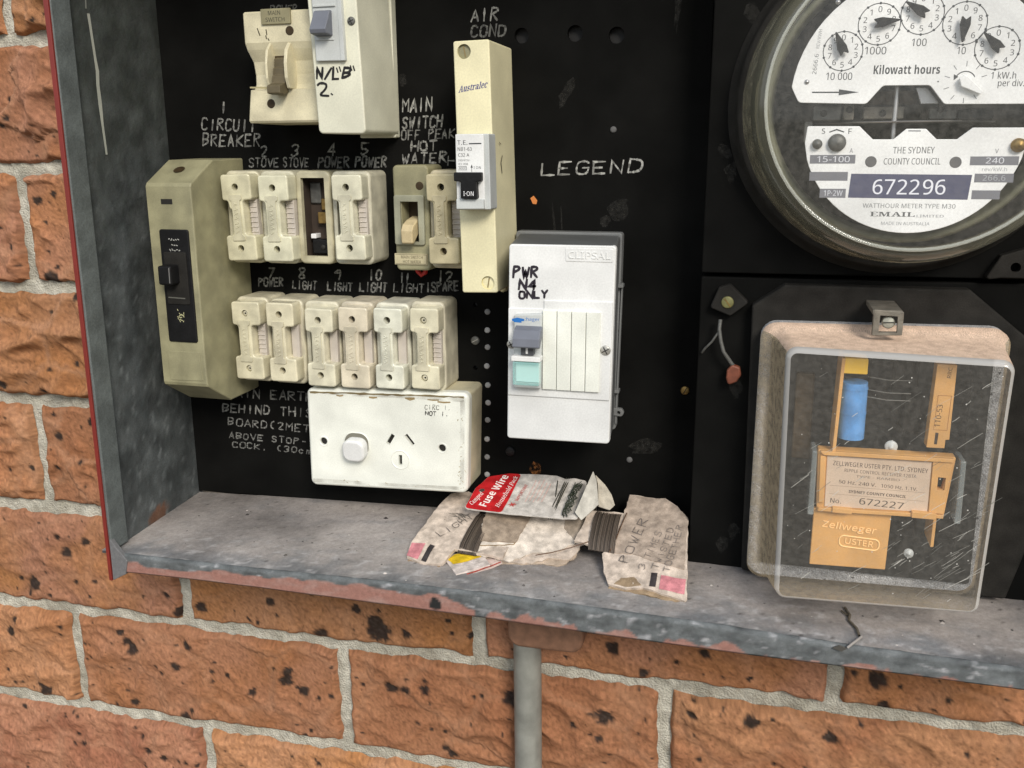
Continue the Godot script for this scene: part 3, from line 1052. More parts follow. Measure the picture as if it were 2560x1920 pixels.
func make_writing() -> void:
	var b := get_node("switchboard_panel")
	var rows := [
		["POWER", -96.0, 231.5, 5.5, 21.0, 0.14, 0.0], ["1", -138.8, 168.6, 7.0, 5.0, 0.36, 0.0], ["CIRCUIT", -155.5, 157.8, 7.6, 44.0, 0.36, -0.04], ["BREAKER", -155.5, 146.8, 7.8, 47.0, 0.34, -0.02],
		["2", -110.5, 138.9, 7.4, 7.0, 0.4, 0.0], ["3", -87.0, 138.9, 7.6, 7.2, 0.4, 0.0], ["4", -59.0, 139.4, 7.4, 7.0, 0.34, 0.0], ["5", -35.0, 139.4, 7.6, 7.2, 0.36, 0.0],
		["STOVE", -120.2, 132.0, 5.8, 24.5, 0.32, 0.0], ["STOVE", -93.4, 132.0, 5.8, 20.5, 0.28, 0.0], ["POWER", -67.0, 131.6, 6.4, 24.0, 0.18, 0.0], ["POWER", -39.6, 131.8, 6.6, 24.0, 0.30, 0.0],
		["MAIN", -4.0, 167.4, 8.2, 22.0, 0.52, 0.0], ["SWITCH", -4.6, 156.8, 7.0, 29.0, 0.46, 0.02], ["OFF PEAK", -5.4, 149.3, 5.8, 38.0, 0.36, 0.03], ["HOT", 1.0, 141.9, 6.0, 20.0, 0.46, 0.05], ["WATER", -5.6, 134.0, 6.4, 33.0, 0.40, 0.03], ["H", 26.6, 133.0, 5.6, 9.0, 0.36, 0.0],
		["AIR", 44.3, 221.4, 7.4, 19.0, 0.36, 0.02], ["COND", 44.0, 212.2, 6.8, 24.0, 0.16, 0.0], ["LEGEND", 89.6, 126.6, 7.8, 67.0, 0.55, 0.03],
		["7", -110.6, 54.6, 6.8, 6.4, 0.34, 0.0], ["8", -87.0, 54.6, 6.8, 7.4, 0.34, 0.0], ["9", -59.4, 54.6, 6.8, 7.0, 0.34, 0.0], ["10", -33.2, 55.2, 6.8, 10.5, 0.34, 0.0], ["11", -10.0, 54.2, 6.0, 7.4, 0.34, 0.0], ["12", 17.4, 56.2, 6.6, 11.5, 0.34, 0.0],
		["POWER", -119.0, 48.2, 6.0, 20.8, 0.34, 0.02], ["LIGHT", -92.0, 47.4, 5.6, 19.5, 0.34, -0.02], ["LIGHT", -64.8, 47.0, 6.0, 19.5, 0.32, 0.0], ["LIGHT", -40.2, 47.0, 6.0, 21.0, 0.30, 0.0], ["LIGHT", -15.0, 47.4, 5.6, 23.5, 0.30, 0.02], ["1SPARE", 8.8, 48.2, 6.0, 24.5, 0.24, 0.08],
		["MAIN EARTH", -151.6, -36.6, 6.4, 72.0, 0.26, 0.02], ["BEHIND THIS", -156.8, -48.4, 6.4, 76.0, 0.34, 0.01], ["BOARD(2METERS", -153.0, -58.6, 5.4, 90.0, 0.34, -0.01], ["ABOVE STOP-", -153.0, -69.0, 4.4, 66.0, 0.30, 0.0], ["COCK. (30cm", -150.8, -76.0, 4.4, 68.0, 0.28, 0.0],
	]
	for r in rows:
		var m := Mesher.new()
		var k: float = r[5]
		handwrite(m, r[0], Vector2(r[1], r[2]), r[3], r[4], 0.9 if r[3] < 6.0 else 1.15, 0.15, Color(k, k, k * 0.93) * 0.74, r[6], 0.42, 0.75, 0.12)
		part("handwriting", m, mats.paint_pen, b)
	# a long stroke of pale paint on the steel side of the box
	var box := get_node("meter_box")
	var m := Mesher.new()
	m.x = Transform3D(Basis(Vector3(0.0641, 0, 0.998), Vector3(0, 1, 0), Vector3(0.998, 0, -0.0641)), Vector3(-183.8, 0, 0))
	ribbon(m, [Vector2(73.5, 225), Vector2(72.6, 214), Vector2(71.5, 200), Vector2(70.6, 192), Vector2(71.5, 184), Vector2(71.2, 172), Vector2(71.0, 160), Vector2(70.0, 142)], 3.0, 0.35, Color(0.42, 0.43, 0.37), 0.25, 0.1)
	ribbon(m, [Vector2(74.5, 236), Vector2(75.2, 229)], 1.6, 0.3, Color(0.22, 0.23, 0.2), 0.2, 0.1)
	part("paint_stroke", m, mats.paint_pen, box)


# ---------------------------------------------------------------- switchgear
func yz() -> Transform3D:   # outline (z, y), extruded along x
	return Transform3D(Basis(Vector3(0, 0, 1), Vector3(0, 1, 0), Vector3(1, 0, 0)), Vector3.ZERO)


func make_beige_breaker() -> void:
	var t := thing("circuit_breaker", "tall beige circuit breaker housing with black toggle module, against the left side of the box", "circuit breaker", Vector3(-141, -27, 0))
	var m := Mesher.new()
	m.x = yz()
	var prof := [Vector2(-0.5, -27.4), Vector2(35.5, -27.4), Vector2(61.5, -11.2), Vector2(62.3, -9.0), Vector2(62.3, 121.0), Vector2(61.0, 123.2), Vector2(36.0, 137.3), Vector2(-0.5, 138.0)]
	var o := rounded(prof, 1.2, 3)
	extrude(m, o, -158.0, -124.8, 1.2, [], true)
	part("housing", m, mats.beige_plastic, t)
	m = Mesher.new()
	m.x = yz()
	m = Mesher.new()
	extrude(m, rect(-150.6, 19.0, -128.9, 93.6, 1.6), 60.0, 63.4, 0.8)
	var mod := part("module", m, mats.black_plastic, t)
	m = Mesher.new()
	extrude(m, rect(-148.2, 44.6, -131.5, 79.0, 1.0), 63.0, 64.2, 0.5)
	part("toggle_surround", m, mats.dusty_black, mod)
	m = Mesher.new()
	extrude(m, rect(-147.2, 58.5, -137.5, 71.0, 1.4), 63.6, 73.0, 1.6)
	part("toggle", m, mats.black_plastic, mod)
	m = Mesher.new()
	ribbon(m, [Vector2(-138.4, 69.6), Vector2(-138.6, 60.2)], 0.8, 73.05, lin(120, 118, 116))
	ribbon(m, [Vector2(-146.8, 49.2), Vector2(-134.8, 48.8)], 1.0, 64.3, lin(92, 92, 86))
	for l in [[87.2, 8.0], [83.6, 4.0], [80.4, 7.6]]:
		var x: float = -139.6 - l[1] / 2
		while x < -139.6 + l[1] / 2:
			ribbon(m, [Vector2(x, l[0] + rng.randf_range(-0.6, 0.6)), Vector2(x + 0.7, l[0] + rng.randf_range(-0.6, 0.6))], 0.9, 63.52, lin(150, 150, 144))
			x += 1.7
	for i in 16:
		var c := Vector2(-139.5, 37.0) + Vector2(rng.randf_range(-2.6, 2.6), rng.randf_range(-4.0, 4.0))
		ribbon(m, [c, c + Vector2(rng.randf_range(-1, 1), rng.randf_range(-1, 1)) * 1.3], 0.7, 63.5 + 0.01 * i, lin(170, 168, 130))
	part("marking", m, mats.print, mod)
	m = Mesher.new()
	extrude(m, rect(-147.6, 109.6, -139.2, 113.0, 0.3), 61.0, 62.42, 0.05)
	part("slot", m, mats.dark_slot, t)
	m = Mesher.new()
	extrude(m, rounded([Vector2(-152.5, -7.6), Vector2(-127.6, -7.0), Vector2(-128.6, 12.6), Vector2(-153.0, 12.4)], 0.8), 62.0, 62.7, 0.25)
	part("label_plate", m, mats.beige_plastic, t)
	m = Mesher.new()
	m.x = Transform3D(Basis(Vector3(1, 0, 0), Vector3(0, 0.487, -0.873), Vector3(0, 0.873, 0.487)), Vector3(-141.0, 131.0, 47.6))
	face(m, disc(-1.5, 0.0, 3.8, 16), [], 0.35)
	part("screw_recess", m, mats.brown_screw, t)


func make_main_switch() -> void:
	var t := thing("main_switch", "old cream main switch with recessed toggle, half hidden behind the white enclosure at the top", "switch", Vector3(-65, 160, 0))
	# rows: y, left edge, face depth
	var rows := [[227.6, -92.4, 39.0], [226.6, -92.9, 40.0], [209.0, -92.8, 40.0], [205.0, -92.3, 38.6], [198.0, -90.6, 35.0], [190.0, -90.1, 34.0], [184.0, -90.0, 34.6], [181.2, -90.4, 36.0], [180.6, -91.0, 40.0], [174.0, -92.0, 40.0], [161.6, -93.6, 40.0], [160.3, -93.2, 39.0]]
	var m := Mesher.new()
	var xr := -30.0
	for i in rows.size() - 1:
		var a = rows[i]
		var b = rows[i + 1]
		var dy: float = a[0] - b[0]
		var nn := Vector3(0, b[2] - a[2], 0)
		nn = Vector3(0, (b[2] - a[2]) / maxf(dy, 0.1), 1).normalized()
		nn = Vector3(0, -nn.y if false else (b[2] - a[2]) / maxf(dy, 0.1), 1).normalized()
		m.quad(Vector3(a[1] + 0.8, a[0], a[2]), Vector3(xr, a[0], a[2]), Vector3(xr, b[0], b[2]), Vector3(b[1] + 0.8, b[0], b[2]), nn)
		m.quad(Vector3(a[1] + 0.8, a[0], a[2]), Vector3(b[1] + 0.8, b[0], b[2]), Vector3(b[1], b[0], b[2] - 0.8), Vector3(a[1], a[0], a[2] - 0.8), Vector3(-1, 0, 1).normalized())
		m.quad(Vector3(a[1], a[0], a[2] - 0.8), Vector3(b[1], b[0], b[2] - 0.8), Vector3(b[1] + 2.0, b[0], 0), Vector3(a[1] + 2.0, a[0], 0), Vector3(-1, 0, 0))
		m.quad(Vector3(xr, a[0], a[2]), Vector3(xr, b[0], b[2]), Vector3(xr, b[0], 0), Vector3(xr, a[0], 0), Vector3(1, 0, 0))
	m.quad(Vector3(-92.4, 227.6, 39), Vector3(xr, 227.6, 39), Vector3(xr, 228.2, 0), Vector3(-91, 228.2, 0), Vector3(0, 1, 0))
	m.quad(Vector3(-93.2, 160.3, 39), Vector3(xr, 160.3, 39), Vector3(xr, 159.8, 0), Vector3(-90, 159.8, 0), Vector3(0, -1, 0))
	part("body", m, mats.cream_plastic, t)
	# toggle well: two curved cheeks and a dark floor between them
	for s in [-1, 1]:
		m = Mesher.new()
		m.x = yz()
		extrude(m, rounded([Vector2(33, 181), Vector2(43.5, 180.6), Vector2(46.2, 187), Vector2(46.4, 196), Vector2(44.5, 204), Vector2(40, 208.5), Vector2(33, 208.5)], 1.5), -75.6 if s < 0 else -62.6, -74.2 if s < 0 else -60.6, 0.5, [], true)
		part("cheek", m, mats.cream_plastic, t)
	m = Mesher.new()
	extrude(m, rect(-74.2, 181.4, -62.6, 207.6, 0.6), 34.0, 36.6, 0.3)
	part("well", m, mats.brown_screw, t)
	m = Mesher.new()
	m.x = yz()
	extrude(m, rounded([Vector2(34, 180.6), Vector2(45.0, 177.0), Vector2(51.0, 177.6), Vector2(51.0, 182.2), Vector2(44.0, 184.4), Vector2(44.0, 188.4), Vector2(42.2, 189.0), Vector2(42.2, 193.2), Vector2(40.2, 194.0), Vector2(40.2, 199.0), Vector2(34, 201.0)], 0.7), -72.6, -63.8, 0.6, [], true)
	part("toggle", m, mat("toggle_brown", Color8(104, 94, 70), 0.6, 0.0, mats.cream_plastic.albedo_texture, 14.0), t)
	for h in [[-60.8, 215.4], [-76.8, 172.0]]:
		m = Mesher.new()
		lathe(m, h[0], h[1], [Vector2(2.9, 39.9), Vector2(2.75, 40.2), Vector2(2.3, 40.12), Vector2(0, 40.05)], 16)
		part("screw", m, mats.brown_screw, t)
	m = Mesher.new()
	extrude(m, rect(-79.4, 219.4, -59.2, 228.6, 0.5), 39.8, 41.4, 0.3)
	var lab := part("label_plate", m, mat("label_drab", Color8(150, 144, 112), 0.6, 0.0, mats.cream_plastic.albedo_texture, 12.0), t)
	m = Mesher.new()
	type(m, "MAIN", Vector2(-70.0, 224.8), 2.5, 8.4, 41.45, 0.0, 1, "Droid Sans", lin(46, 44, 34))
	type(m, "SWITCH", Vector2(-69.6, 220.9), 2.5, 13.0, 41.45, 0.0, 1, "Droid Sans", lin(46, 44, 34))
	part("lettering", m, mats.print, lab)
	m = Mesher.new()
	for q in [[-83.0, 217.4, 2.6], [-82.2, 215.0, 1.6], [-77.0, 216.5, 3.0], [-77.4, 213.0, 1.8], [-76.0, 211.2, 1.0]]:
		ribbon(m, [Vector2(q[0], q[1]), Vector2(q[0] + rng.randf_range(0.3, 1.2), q[1] - q[2])], 0.9, 40.1, lin(62, 58, 34))
	ribbon(m, [Vector2(-90.0, 182.1), Vector2(-82, 181.8), Vector2(-76, 181.6)], 1.4, 41.0, lin(168, 158, 120), 0.3)
	part("pen_marks", m, mats.print, t).set_meta("kind", "stuff")


func make_white_enclosure() -> void:
	var t := thing("breaker_enclosure", "white breaker enclosure marked by hand N/L \"B\" 2. at the top of the panel", "enclosure", Vector3(-22, 152, 0))
	var m := Mesher.new()
	var P := rounded([Vector2(-36.4, 152.9), Vector2(-5.4, 152.4), Vector2(-9.3, 275), Vector2(-41.2, 275)], 3.0, 4)
	extrude(m, P, 4.0, 56.0, 1.1)
	part("cover", m, mats.white_plastic, t)
	m = Mesher.new()
	extrude(m, rounded([Vector2(-32.0, 150.7), Vector2(-6.6, 150.7), Vector2(-6.6, 276), Vector2(-32, 276)], 1.0), -0.5, 6.8, 0.8)
	part("back_rim", m, mats.white_plastic, t)
	m = Mesher.new()
	extrude(m, rounded([Vector2(-34.6, 194.8), Vector2(-15.4, 194.6), Vector2(-17.0, 262), Vector2(-36.6, 262)], 0.8), 55.0, 58.4, 0.8)
	var br := part("breaker", m, mats.grey_module, t)
	m = Mesher.new()
	extrude(m, rounded([Vector2(-18.2, 194.8), Vector2(-15.5, 194.8), Vector2(-17.2, 262), Vector2(-19.8, 262)], 0.3), 55.0, 58.9, 0.3)
	part("side_strip", m, mats.grey_module, br)
	m = Mesher.new()
	m.x = yz()
	extrude(m, rounded([Vector2(57, 208.6), Vector2(66.5, 209.6), Vector2(67.6, 212.0), Vector2(63.0, 219.0), Vector2(61.0, 222.6), Vector2(57, 223.8)], 0.8), -33.0, -22.8, 0.8, [], true)
	part("toggle", m, mats.toggle_grey, br)
	m = Mesher.new()
	extrude(m, rect(-34.4, 225.2, -20.2, 226.4, 0.3), 58.0, 59.4, 0.3)
	extrude(m, rect(-33.6, 206.4, -22.0, 207.6, 0.3), 58.0, 59.0, 0.3)
	part("ridge", m, mats.grey_module, br)
	m = Mesher.new()
	screw(m, -11.6, 217.0, 56.0, 2.5, 0.4)
	var s := part("screw", m, mats.dull_metal, t)
	m = Mesher.new()
	screw_slot(m, -11.6, 217.0, 56.0, 2.5, 0.4, true)
	part("slot", m, mats.dark_slot, s)
	m = Mesher.new()
	var k := Color(0.012, 0.012, 0.012)
	handwrite(m, "N/L", Vector2(-35.8, 185.0), 6.2, 16.0, 1.55, 56.12, k, -0.03, 0.15, 0.1, 0.1)
	handwrite(m, "B", Vector2(-19.0, 185.0), 5.6, 6.6, 1.55, 56.12, k, 0.0, 0.15, 0.1, 0.3)
	for q in [[-22.4, 190.8], [-20.6, 191.4], [-13.4, 191.8], [-11.6, 191.6]]:
		ribbon(m, [Vector2(q[0], q[1]), Vector2(q[0] + 0.7, q[1] - 2.4)], 1.2, 56.12, k, 0.1)
	handwrite(m, "2", Vector2(-34.8, 175.4), 7.0, 9.4, 1.5, 56.12, k, -0.05, 0.15, 0.1, -0.1)
	ribbon(m, [Vector2(-26.8, 176.2), Vector2(-26.0, 175.6)], 1.2, 56.12, k)
	part("handwriting", m, mats.paint_pen, t)


func make_slim_enclosure() -> void:
	var t := thing("slim_breaker_enclosure", "tall narrow cream breaker enclosure with white breaker and black toggle, marked in blue script", "enclosure", Vector3(61, 57, 0))
	var m := Mesher.new()
	var o := rounded([Vector2(51.1, 56.7), Vector2(73.8, 57.4), Vector2(70.3, 204.9), Vector2(48.3, 204.5)], 1.4)
	extrude(m, o, -0.5, 48.0, 0.9, [[disc(54.9, 198.6, 4.2, 20), 2.2], [disc(67.6, 63.3, 4.2, 20), 2.2]])
	part("cover", m, mats.cream_slim, t)
	for q in [[54.9, 198.6, 1.75], [67.6, 63.3, 1.4]]:
		m = Mesher.new()
		lathe(m, q[0], q[1], [Vector2(4.25, 45.8), Vector2(3.6, 46.4), Vector2(0, 46.5)], 18)
		var s := part("screw_cap", m, mats.beige_plastic if q[1] > 100 else mats.cream_slim, t)
		m = Mesher.new()
		ribbon(m, [Vector2(q[0], q[1]) + Vector2.from_angle(q[2]) * 2.8, Vector2(q[0], q[1]) - Vector2.from_angle(q[2]) * 2.8], 1.0, 46.7, lin(132, 116, 78))
		part("slot", m, mats.paint_pen, s)
	m = Mesher.new()
	extrude(m, rounded([Vector2(53.0, 108.0), Vector2(73.4, 108.4), Vector2(72.7, 151.8), Vector2(52.6, 151.8)], 0.9), 46.0, 59.0, 0.7)
	var b := part("breaker", m, mats.grey_module, t)
	m = Mesher.new()
	extrude(m, rounded([Vector2(52.8, 108.4), Vector2(70.0, 108.7), Vector2(69.8, 151.6), Vector2(52.6, 151.6)], 0.6), 57.0, 60.0, 0.5)
	part("front_plate", m, mats.pure_white, b)
	m = Mesher.new()
	extrude(m, rounded([Vector2(53.0, 108.6), Vector2(70.0, 108.9), Vector2(69.9, 114.6), Vector2(53.0, 114.6)], 0.6), 59.5, 62.0, 0.6)
	part("lower_ledge", m, mats.grey_module, b)
	m = Mesher.new()
	extrude(m, rounded([Vector2(56.6, 114.9), Vector2(66.6, 114.9), Vector2(66.2, 124.6), Vector2(69.2, 125.0), Vector2(69.2, 130.0), Vector2(52.6, 130.0), Vector2(52.6, 125.0), Vector2(56.8, 124.6)], 0.7), 59.0, 64.5, 1.2)
	var tg := part("toggle", m, mats.black_plastic, b)
	m = Mesher.new()
	type(m, "I·ON", Vector2(61.6, 116.6), 2.6, 6.2, 64.56, 0.0, 1, "Droid Sans", lin(232, 232, 232))
	part("lettering", m, mats.print, tg)
	m = Mesher.new()
	var k := lin(40, 42, 44)
	type(m, "T.E.", Vector2(53.8, 145.6), 2.5, 6.2, 60.06, 0.0, 0, "Droid Sans", k)
	ribbon(m, [Vector2(61.2, 146.2), Vector2(68.2, 146.3)], 0.9, 60.06, k)
	type(m, "NB1-63", Vector2(54.0, 142.2), 2.0, 8.6, 60.06, 0.0, 0, "Droid Sans", k)
	type(m, "C32 A", Vector2(54.2, 138.9), 1.9, 6.8, 60.06, 0.0, 0, "Droid Sans", k)
	type(m, "240/415V~", Vector2(54.3, 136.2), 1.2, 7.4, 60.06, 0.0, 0, "Droid Sans", lin(96, 98, 98))
	type(m, "IEC 898", Vector2(54.3, 134.1), 1.2, 5.8, 60.06, 0.0, 0, "Droid Sans", lin(96, 98, 98))
	type(m, "6000", Vector2(54.6, 131.7), 1.3, 4.2, 60.06, 0.0, 0, "Droid Sans", lin(96, 98, 98))
	ribbon(m, [Vector2(54.2, 133.3), Vector2(59.2, 133.3), Vector2(59.2, 131.3), Vector2(54.2, 131.3)], 0.25, 60.07, lin(96, 98, 98))
	type(m, "I ON", Vector2(63.6, 131.9), 1.5, 4.4, 60.06, 0.0, 0, "Droid Sans", k)
	ribbon(m, [Vector2(62.4, 130.2), Vector2(62.4, 133.4)], 0.35, 60.06, k)
	m.tri(Vector3(61.7, 132.6, 60.08), Vector3(63.1, 132.6, 60.08), Vector3(62.4, 134.4, 60.08), Vector3.BACK, Vector3.BACK, Vector3.BACK, k)
	part("lettering", m, mats.print, b)
	m = Mesher.new()
	type(m, "Australec", Vector2(59.8, 176.8), 3.6, 17.6, 48.08, 0.15, 1, "Droid Serif", lin(24, 34, 120), 0.42, 0.0, 700)
	part("lettering", m, mats.print, t)
	# rub marks on the right-hand side face
	m = Mesher.new()
	m.x = Transform3D(Basis(Vector3(0, 0, 1), Vector3(0, 1, 0), Vector3(1, 0, 0)), Vector3(71.9, 0, 0))
	ribbon(m, [Vector2(30, 139), Vector2(33, 135), Vector2(31, 129)], 1.4, 0.55, lin(84, 76, 60), 0.3)
	ribbon(m, [Vector2(36, 147), Vector2(33, 146)], 0.8, 0.5, lin(110, 100, 80), 0.3)
	part("scuff", m, mats.print, t)


func make_white_box() -> void:
	var t := thing("small_switchboard", "white plastic switchboard box with grey breaker, four blanks and PWR N4 ONLY written on it", "switchboard", Vector3(115, -36, 0))
	var m := Mesher.new()
	var body := Mesher.new()
	# body widens a little from its base to the front face
	var A := rounded([Vector2(74.8, -35.8), Vector2(140.0, -36.3), Vector2(142.2, 89.8), Vector2(76.4, 90.0)], 2.0)
	var B := rounded([Vector2(83.6, -29.2), Vector2(146.4, -28.0), Vector2(148.6, 89.4), Vector2(85.9, 89.2)], 2.0)
	var k: int = A[0].size()
	for i in k:
		var j := (i + 1) % k
		body.quad4(Vector3(A[0][i].x, A[0][i].y, 7), Vector3(A[0][j].x, A[0][j].y, 7), Vector3(B[0][j].x, B[0][j].y, 63.6), Vector3(B[0][i].x, B[0][i].y, 63.6), Vector3(A[1][i].x, A[1][i].y, 0), Vector3(A[1][j].x, A[1][j].y, 0), Vector3(B[1][j].x, B[1][j].y, 0), Vector3(B[1][i].x, B[1][i].y, 0))
	extrude(m, B, 60.5, 65.0, 1.0)
	part("cover", m, mats.pure_white, t)
	part("body", body, mat("dark_grey_body", Color8(96, 98, 98), 0.5, 0.0, mats.pure_white.albedo_texture, 8.0), t)
	m = Mesher.new()
	var A2 := rounded([Vector2(73.2, -37.0), Vector2(141.4, -37.4), Vector2(143.6, 91.4), Vector2(74.6, 91.6)], 2.0)
	extrude(m, A2, -0.5, 8.0, 0.8)
	part("base", m, mat("grey_base", Color8(118, 120, 120), 0.5, 0.0, mats.pure_white.albedo_texture, 8.0), t)
	# raised middle band round the module opening
	m = Mesher.new()
	extrude(m, rounded([Vector2(84.6, -1.6), Vector2(146.2, -1.2), Vector2(147.4, 57.6), Vector2(106.9, 57.0), Vector2(106.9, 51.9), Vector2(85.4, 51.6)], 0.6), 64.6, 65.9, 0.6)
	part("module_band", m, mats.pure_white, t)
	for i in 4:
		m = Mesher.new()
		extrude(m, rounded([Vector2(106.4 + i * 8.55, 3.8), Vector2(114.6 + i * 8.55, 3.9), Vector2(114.9 + i * 8.6, 51.4), Vector2(106.7 + i * 8.6, 51.4)], 0.35), 64.4, 67.6, 0.35)
		part("blank", m, mats.outlet_white, t)
	m = Mesher.new()
	extrude(m, rounded([Vector2(89.4, 4.4), Vector2(105.9, 4.6), Vector2(106.6, 49.6), Vector2(90.0, 48.4)], 0.8), 63.0, 70.0, 0.8)
	var b := part("breaker", m, mats.grey_module, t)
	m = Mesher.new()
	m.x = yz()
	extrude(m, rounded([Vector2(69.4, 36.0), Vector2(74.0, 33.6), Vector2(77.0, 30.4), Vector2(79.2, 31.2), Vector2(78.6, 36.2), Vector2(75.0, 40.6), Vector2(69.4, 42.6)], 0.8), 91.4, 107.4, 0.8, [], true)
	part("toggle", m, mats.toggle_grey, b)
	m = Mesher.new()
	extrude(m, rect(95.0, 25.4, 102.6, 31.6, 0.5), 69.5, 74.0, 0.5)
	var w := part("indicator", m, mat("indicator_grey", Color8(70, 72, 76), 0.4), b)
	m = Mesher.new()
	extrude(m, rect(98.0, 26.4, 99.3, 30.4, 0.3), 73.9, 74.2, 0.1)
	part("mark", m, mats.pure_white, w)
	m = Mesher.new()
	extrude(m, rect(89.6, 22.0, 107.0, 25.0, 0.5), 69.5, 76.0, 0.6)
	part("ledge", m, mats.pure_white, b)
	m = Mesher.new()
	extrude(m, rect(90.4, 7.6, 106.2, 21.6, 0.8), 69.8, 76.0, 0.8)
	part("label_window", m, mats.teal_window, b)
	m = Mesher.new()
	extrude(m, rect(91.2, 8.6, 105.4, 20.6, 0.5), 69.9, 71.0, 0.3)
	part("label_card", m, mat("pale_teal", Color8(214, 236, 232), 0.6), b)
	m = Mesher.new()
	var blue := lin(32, 104, 176)
	ribbon(m, [Vector2(89.4, 45.4), Vector2(92.0, 45.9), Vector2(95.6, 45.6)], 1.9, 70.06, blue, 0.12)
	ribbon(m, [Vector2(90.2, 44.6), Vector2(94.2, 44.4)], 1.1, 70.09, blue, 0.2)
	type(m, ":hager", Vector2(96.6, 45.2), 1.9, 8.8, 70.06, 0.01, 0, "Droid Sans", blue)
	part("lettering", m, mats.print, b)
	m = Mesher.new()
	var kk := Color(0.02, 0.016, 0.022)
	handwrite(m, "PWR", Vector2(88.4, 69.6), 6.0, 16.0, 1.6, 65.12, kk, 0.03, 0.15, 0.1, 0.1)
	handwrite(m, "N4", Vector2(91.6, 62.9), 5.6, 12.4, 1.6, 65.12, kk, 0.04, 0.15, 0.1, 0.15)
	handwrite(m, "ONLY", Vector2(92.0, 57.4), 4.2, 18.0, 1.4, 65.12, kk, 0.06, 0.15, 0.1, 0.1)
	part("handwriting", m, mats.paint_pen, t)
	m = Mesher.new()
	extrude(m, rect(119.6, 80.0, 147.0, 87.6, 0.8), 64.8, 65.35, 0.25)
	var pl := part("emblem_plate", m, mats.pure_white, t)
	m = Mesher.new()
	type(m, "CLIPSAL", Vector2(133.4, 81.8), 3.9, 24.4, 65.3, 0.0, 1, "Droid Sans", Color.WHITE, 0.0, 0.8)
	part("lettering", m, mats.pure_white, pl)
	for q in [[143.6, 29.0, 3.0], [87.0, 29.8, 2.6]]:
		m = Mesher.new()
		screw(m, q[0], q[1], 65.9, q[2], 0.4)
		var s := part("screw", m, mats.steel, t)
		m = Mesher.new()
		screw_slot(m, q[0], q[1], 65.9, q[2], 0.5, true)
		part("slot", m, mats.dark_slot, s)
	# fixing lugs and hook along the right edge
	for y in [58.4, -10.4]:
		m = Mesher.new()
		extrude(m, rect(140.0 if y > 0 else 138.5, y - 1.1, 145.2 if y > 0 else 143.8, y + 1.1, 0.4), 6.0, 12.0, 0.4)
		part("lug", m, mats.grey_base, t)
	m = Mesher.new()
	extrude(m, rounded([Vector2(137.0, -26.8), Vector2(145.4, -27.6), Vector2(147.2, -25.0), Vector2(145.4, -22.2), Vector2(137.0, -22.0)], 1.8), 7.0, 10.0, 0.5, [[disc(143.6, -24.9, 1.2, 12), 3.0]])
	part("lug", m, mats.grey_base, t)
	m = Mesher.new()
	extrude(m, rounded([Vector2(140.9, -33), Vector2(142.2, -33), Vector2(144.6, 60), Vector2(143.6, 60)], 0.3), 6.0, 9.0, 0.3)
	part("rim_strip", m, mats.grey_base, t)


